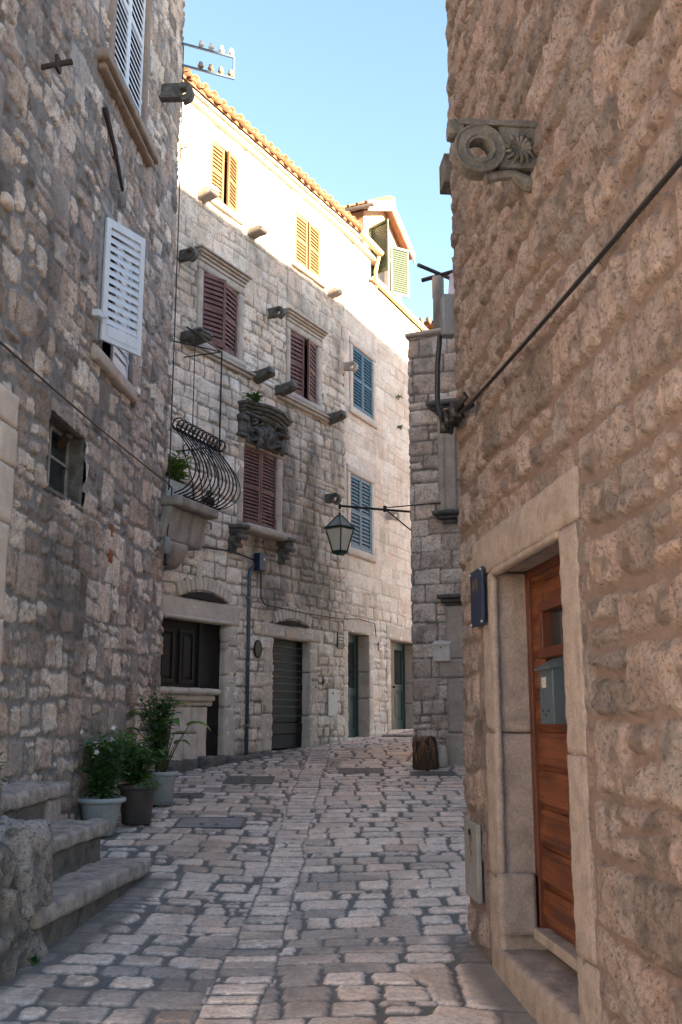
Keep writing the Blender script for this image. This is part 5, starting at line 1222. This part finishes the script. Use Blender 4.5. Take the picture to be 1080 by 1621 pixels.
    # weeds
    def weed(name, loc, sz, n, label, m='leaf'):
        e = empty(name, loc, 0, label, 'weed'); l = MB()
        for k in range(n):
            a = rnd.uniform(0, 2 * PI); d = (math.cos(a), math.sin(a), rnd.uniform(-.2, 1)); L = sz * rnd.uniform(.5, 1.); leaf(l, (rnd.uniform(-.3, .3) * sz, rnd.uniform(-.3, .3) * sz, 0), d, (0, 0, 1), L, L * .35)
        l.obj('leaves', M[m], e)
    x, y, z = wl(FA, -3.75, .28, 6.95); weed('weed', (x, y, z), .2, 40, 'green tuft growing on the left end of the carved hood')
    x, y, z = wl(FB, 2.9, .03, 8.92); weed('weed', (x, y, z), .14, 22, 'upper of two green tufts in the pale wall right of the blue shutters')
    x, y, z = wl(FB, 3.0, .03, 8.2); weed('weed', (x, y, z), .14, 22, 'lower of two green tufts in the pale wall right of the blue shutters')
    weed('weed', (-1.96, 6.9, float(g(6.9)) + .03), .09, 26, 'small weed at the foot of the rubble wall by the street')
    # balcony plants and trough
    cb = BAL
    def balp(dx, dy, dz): 
        c, s_ = math.cos(FA['a'] + math.radians(8)), math.sin(FA['a'] + math.radians(8)); o = wl(FA, -5.36, 0, 4.56)
        return (o[0] + c * dx - s_ * dy, o[1] + s_ * dx + c * dy, o[2] + dz)
    e = empty('planter', balp(-.62, -.3, .125), FA['a'] + math.radians(8), 'pale grey trough planter with trailing green leaves on the iron balcony', 'planter')
    MB().box(-.42, .22, -.13, .13, 0, .3).obj('trough', M['plastic_grey'], e, .02)
    MB().box(-.4, .2, -.11, .11, .3, .31).obj('soil', M['soil'], e)
    s = MB(); l = MB()
    for x in (-.3, -.12, .08): shrub(s, l, (x, 0, .3), .42, .2, 5, 20, .11, rnd, (0, -.06))
    s.obj('stems', M['stem'], e); l.obj('leaves', M['leaf_light'], e)
    e = empty('flower_pot', balp(-.12, -.6, .125), 0, 'small round brown flower pot at the corner of the iron balcony', 'flower pot')
    q = MB(); q.lathe((0, 0, 0), [(.05, 0), (.09, .06), (.1, .13), (.085, .17), (.075, .15)], 18); q.obj('pot', M['rust'], e, 0, True)
    l = MB(); s = MB(); shrub(s, l, (0, 0, .15), .14, .1, 6, 14, .03, rnd); s.obj('stems', M['stem'], e); l.obj('leaves', M['leaf'], e)
plants()

# ================================================================== STUMP
def stump():
    e = empty('tree_stump', (1.27, 15.75, float(g(15.75))), 0, 'dark jagged tree stump standing against the alley wall corner', 'tree stump')
    n = 48; rows = 26; P = np.zeros((rows, n + 1, 3)); 
    th = np.linspace(0, 2 * PI, n + 1); 
    for i in range(rows):
        v = i / (rows - 1); 
        rr = .165 * (1 + .12 * (1 - v) ** 2) + .025 * vn2(np.cos(th) * 2.2 + 5, np.sin(th) * 2.2 + v * .5, 3) + .012 * vn2(np.cos(th) * 7, np.sin(th) * 7 + v * 1.5, 4)
        zt = .44 + .07 * vn2(np.cos(th) * 2 + 3, np.sin(th) * 2, 6) + .03 * vn2(np.cos(th) * 6, np.sin(th) * 6, 7)
        P[i] = np.stack([rr * np.cos(th), rr * np.sin(th), v * zt], -1)
    P[:, -1] = P[:, 0]
    o = grid_mesh('bark', P, np.ones((rows - 1, n), bool), {'m': np.ones((rows, n + 1))}, M['wood'], e)
    tp = np.zeros((8, n + 1, 3))
    for k in range(8): f = 1 - k / 7; tp[k] = P[-1] * np.array([f, f, 1]); tp[k, :, 2] += -.05 * (1 - f) + .02 * vn2(tp[k,:,0] * 30, tp[k,:,1] * 30, 9)
    grid_mesh('cut_face', tp, np.ones((7, n), bool), {'m': np.ones((8, n + 1))}, M['wood_light'], e)
    sp = MB(); rnd = random.Random(3)
    for k in range(16):
        a = rnd.uniform(PI * .9, PI * 1.95); r_ = .155; x, y = r_ * math.cos(a), r_ * math.sin(a); z = rnd.uniform(.18, .42)
        sp.tube([(x * .98, y * .98, z - .15), (x * 1.08, y * 1.08, z), (x * .95, y * .95, z + rnd.uniform(.06, .16))], [.018, .028, .008], 5)
    sp.obj('splinters', M['wood_light'], e)
    e2 = empty('rounded_stone', (1.55, 15.9, float(g(15.9))), 0, 'rounded grey guard stone between the stump and the alley doorway', 'stone')
    ro(-.08, .08, -.08, .1, 0, .36, r=.07, amp=.02, seed=6).obj('stone', M['trim'], e2, 0, True)
stump()

# ================================================================== LANTERN
def lantern():
    X, Y, Z = -.02, 16.3, 4.99
    e = empty('wall_lantern', (X, Y, Z), 0, 'green four sided street lantern with frosted panes hanging from an iron arm', 'street lamp')
    ir = M['iron']; gr = mat('dark green iron', (.012,.045,.035), .4, .2, .2, 12, .05)
    arm = MB(); arm.tube([(0, 0, 0.02), (.765, .255, 0.005), (1.32, .44, 0.0)], .02, 8); arm.tube([(.755, .25, -.03), (.755, .25, .07)], .03, 8)
    arm.tube([(.765, .255, .04), (1.2, .11, .05), (1.66, -.02, .07)], .010, 6); arm.tube([(.78, .26, -.0), (1.33, .44, -.42)], .012, 6); arm.bo(1.3, 1.36, -.5, -.38, -.5, .1); arm.lathe((1.66, -.02, .05), [(.03, -.02), (.03, .03)], 10)
    arm.tube([(0, 0, -.03), (0, 0, .05)], .022, 8)
    arm.obj('arm', ir, e, 0, True)
    ch = MB()
    for k in range(3):
        z = -.04 - k * .035; pts = [((.012 * math.cos(a)) if k % 2 else 0, 0 if k % 2 else .012 * math.cos(a), z + .022 * math.sin(a)) for a in np.linspace(0, 2 * PI, 11)]; ch.tube(pts, .004, 5, False)
    ch.obj('chain', ir, e)
    rz = math.radians(50); zt = -.14
    def cr(r, z, k): a = rz + k * PI / 2 + PI / 4; return Vector((r * math.cos(a), r * math.sin(a), z))
    lv = [(.035, zt), (.235, zt - .21), (.225, zt - .24), (.12, zt - .60), (.13, zt - .63), (.05, zt - .66)]
    f = MB()
    for k in range(4):
        for (a, b), rad in (((0, 1), .012), ((2, 3), .013)): f.tube([cr(*lv[a], k), cr(*lv[b], k)], rad, 6)
        for i, rad in ((1, .02), (3, .014)): f.tube([cr(*lv[i], k), cr(*lv[i], (k + 1) % 4)], rad, 6)
        c = cr(*lv[1], k); f.lathe((c.x, c.y, c.z), [(.02, -.02), (.024, .0), (.012, .02)], 8)
    f.add([cr(*lv[4], k) for k in range(4)] + [cr(*lv[5], k) for k in range(4)] + [cr(*lv[3], k) for k in range(4)], [(0,1,5,4), (1,2,6,5), (2,3,7,6), (3,0,4,7), (4,5,6,7), (0,8,9,1), (1,9,10,2), (2,10,11,3), (3,11,8,0), (8,11,10,9)])
    f.lathe((0, 0, zt - .02), [(.04, 0), (.045, .015), (.02, .035), (.024, .05), (.008, .07)], 10)
    f.obj('frame', gr, e)
    rg = MB(); gp = MB()
    for k in range(4):
        j = (k + 1) % 4; rg.add([cr(lv[0][0] - .002, lv[0][1], k), cr(lv[0][0] - .002, lv[0][1], j), cr(lv[1][0] - .006, lv[1][1], j), cr(lv[1][0] - .006, lv[1][1], k)], [(0,1,2,3)])
    rg.obj('hood_panes', mat('grey green hood glass', (.2,.22,.22), .25, 0, .1, 8, 0), e)
    for k in range(4):
        j = (k + 1) % 4; p = MB(); p.add([cr(lv[2][0] - .006, lv[2][1], k), cr(lv[2][0] - .006, lv[2][1], j), cr(lv[3][0] - .006, lv[3][1], j), cr(lv[3][0] - .006, lv[3][1], k)], [(0,1,2,3)]); p.obj('pane', M['frost'], e)
    b = MB(); b.lathe((0, 0, zt - .5), [(.02, 0), (.05, .05), (.055, .12), (.03, .18), (.02, .28)], 12); b.obj('bulb', M['box_white'], e, 0, True)
lantern()

# ================================================================== SMALL THINGS ON THE FRONTS
def oval():
    e = wthing(FA, 'oval_plaque', -3.12, .03, 2.73, 'small black oval plaque between the two brown doors', 'plaque'); m = MB(); n = 24
    vs = [(r_ * .115 * math.cos(2*PI*k/n), -o, r_ * .155 * math.sin(2*PI*k/n)) for (r_, o) in ((1, 0), (1, .02), (.9, .028), (.88, .022)) for k in range(n)]
    m.add(vs, [(i*n+k, i*n+(k+1)%n, (i+1)*n+(k+1)%n, (i+1)*n+k) for i in range(3) for k in range(n)] + [tuple(range(3*n, 4*n))]); m.obj('plate', M['iron'], e)
oval()
e, hw = plaque(FA, -.34, -.12, 2.9, 3.22, .03, .02, M['iron'], 'wall_sign', 'small dark wall sign left of the first green door', 'sign')
q = MB()
for z, w_ in ((.24, .08), (.18, .09), (.12, .06)): q.bo(-w_, w_, .02, .022, z, z + .016)
q.obj('text_lines', M['light_grey'], e)
e, hw = plaque(FA, -.72, -.38, 1.62, 2.12, .03, .03, M['light_grey'], 'meter_cover', 'pale grey meter cover left of the first green door', 'meter cover'); MB().bo(-.02, .02, .03, .034, .4, .44).obj('lock', M['dark'], e)
e, hw = plaque(FB, 1.68, 1.86, 2.98, 3.16, .03, .02, M['box_white'], 'house_number', 'small white number plate between the two green doors', 'house number')
q = MB(); q.bo(-.04, .0, .02, .022, .05, .14); q.obj('figure', M['iron'], e)
e = wthing(FA, 'downpipe', -3.44, .06, .95, 'thin grey blue downpipe between the two brown doors', 'pipe')
q = MB(); q.tube([(0, 0, -.1), (0, 0, 3.02), (.02, 0, 3.08), (.08, 0, 3.13), (.16, 0, 3.16)], .032, 10); q.obj('pipe', M['slate_grey'], e, 0, True)
q = MB()
for z in (.5, 1.5, 2.6): q.bo(-.045, .045, -.06, .04, z, z + .03)
q.obj('clips', M['zinc'], e)
e = wthing(FA, 'junction_box', -3.2, .05, 4.05, 'small dark blue electrical box under the carved window sill', 'junction box'); MB().bo(-.1, .1, 0, .12, 0, .3).obj('case', M['navy'], e, .01); MB().bo(.02, .06, .12, .125, .18, .22).obj('sticker', M['box_white'], e)
e = wthing(FL, 'cable_terminal', -.3, .06, 3.82, 'small grey terminal capsule on the corner of the left house', 'terminal box')
q = MB(); q.lathe((0, -.05, 0), [(.03, .0), (.045, .02), (.05, .2), (.04, .24), (.001, .25)], 12); q.obj('case', M['zinc'], e, 0, True); q = MB(); q.tube([(0, -.05, 0), (.02, -.05, -.12), (-.03, -.05, -.14)], .03, 8); q.obj('plug', M['cable'], e, 0, True)
e = wthing(FR, 'cable_box', -.06, .0, 4.55, 'pale grey cable box clamped to the corner of the pink stone wall', 'junction box'); MB().bo(-.06, .05, .0, .1, .0, .34).obj('case', M['zinc'], e, .01)
def cable(name, F, pts, r, label, sag=0, m='cable'):
    P = []
    for k in range(len(pts) - 1):
        a, b = Vector(wl(F, *pts[k])), Vector(wl(F, *pts[k + 1]))
        n = 12 if sag else 4
        for i in range(n + (k == len(pts) - 2)): u = i / n; p = a.lerp(b, u); p.z -= sag * 4 * u * (1 - u); P.append(p)
    o = MB().tube(P, r, 7).obj(name, M[m], None, 0, True); return tag(o, label, 'cable', 'cables strung along the house fronts')
cable('cable', FR, [(5.2, .08, 3.5), (.05, .1, 3.76)], .013, 'thick black cable rising across the pink stone wall', .03)
cable('cable', FL, [(-9, .09, 4.72), (-.25, .09, 4.84)], .011, 'black cable strung across the left house front', .06)
cable('cable', FL, [(-.25, .09, 4.84), (-.12, .12, 4.8), (-.1, .1, 4.6), (-.16, .09, 4.2), (-.3, .1, 3.8)], .011, 'black cable drooping to the capsule at the left house corner')
cable('cable', FL, [(-.0, .03, 12.0), (-.0, .05, 9), (-.02, .05, 6), (-.03, .05, 4.8)], .010, 'thin black cable running down the corner of the left house')
cable('cable', FA, [(-5.6, .08, 4.12), (-5.0, .07, 4.22), (-4.0, .07, 4.28), (-3.3, .08, 4.22)], .014, 'dark cable along the old facade to the dark blue box')
cable('cable', FA, [(-3.12, .08, 4.05), (-3.08, .06, 3.6), (-2.95, .06, 3.5), (-1.6, .06, 3.47), (-.2, .06, 3.48)], .011, 'thin cable across the old facade above the slatted door')
cable('cable', FB, [(-.05, .06, 3.49), (.6, .06, 3.55), (1.4, .06, 3.52), (1.5, .05, 3.25)], .010, 'thin cable over the first green door')
cable('cable', FR, [(-.05, .12, 4.55), (-.07, .14, 4.3), (-.05, .15, 4.0), (.03, .12, 3.78)], .022, 'thick black cable loop below the grey box on the right corner')
def bundle():
    e = wthing(FR, 'cable_clamp', .12, .1, 3.76, 'tangle of black cable clamps on the right house corner', 'cable clamp'); q = MB(); rnd = random.Random(2)
    for k in range(9): a = Vector((rnd.uniform(-.12, .0), rnd.uniform(-.06, .02), rnd.uniform(-.06, .05))); b = a + Vector((rnd.uniform(.25, .75), rnd.uniform(-.02, .02), rnd.uniform(-.05, .06))); q.tube([a, (a + b) / 2 + Vector((0, -.02, rnd.uniform(-.04, .04))), b], rnd.uniform(.012, .024), 6)
    for x in (.0, .18, .4): q.box(x, x + .03, -.07, .03, -.06, .05)
    q.obj('clamps', M['cable'], e, 0, True)
bundle()
# hook near the balcony, small wall hooks
e = wthing(FA, 'iron_hook', -4.7, .0, 4.62, 'short iron hook in the facade between balcony and carved window', 'hook'); MB().tube([(0, .02, .02), (-.02, -.1, .02), (.0, -.16, .0), (.0, -.16, -.1)], .012, 6).obj('rod', M['rust'], e)
e = wthing(FA, 'iron_hook', -5.6, .0, 10.75, 'tiny iron hook on the sunlit wall by the left attic window', 'hook'); MB().tube([(0, .02, .0), (0, -.12, .0), (0, -.14, .1)], .014, 6).obj('rod', M['rust'], e)
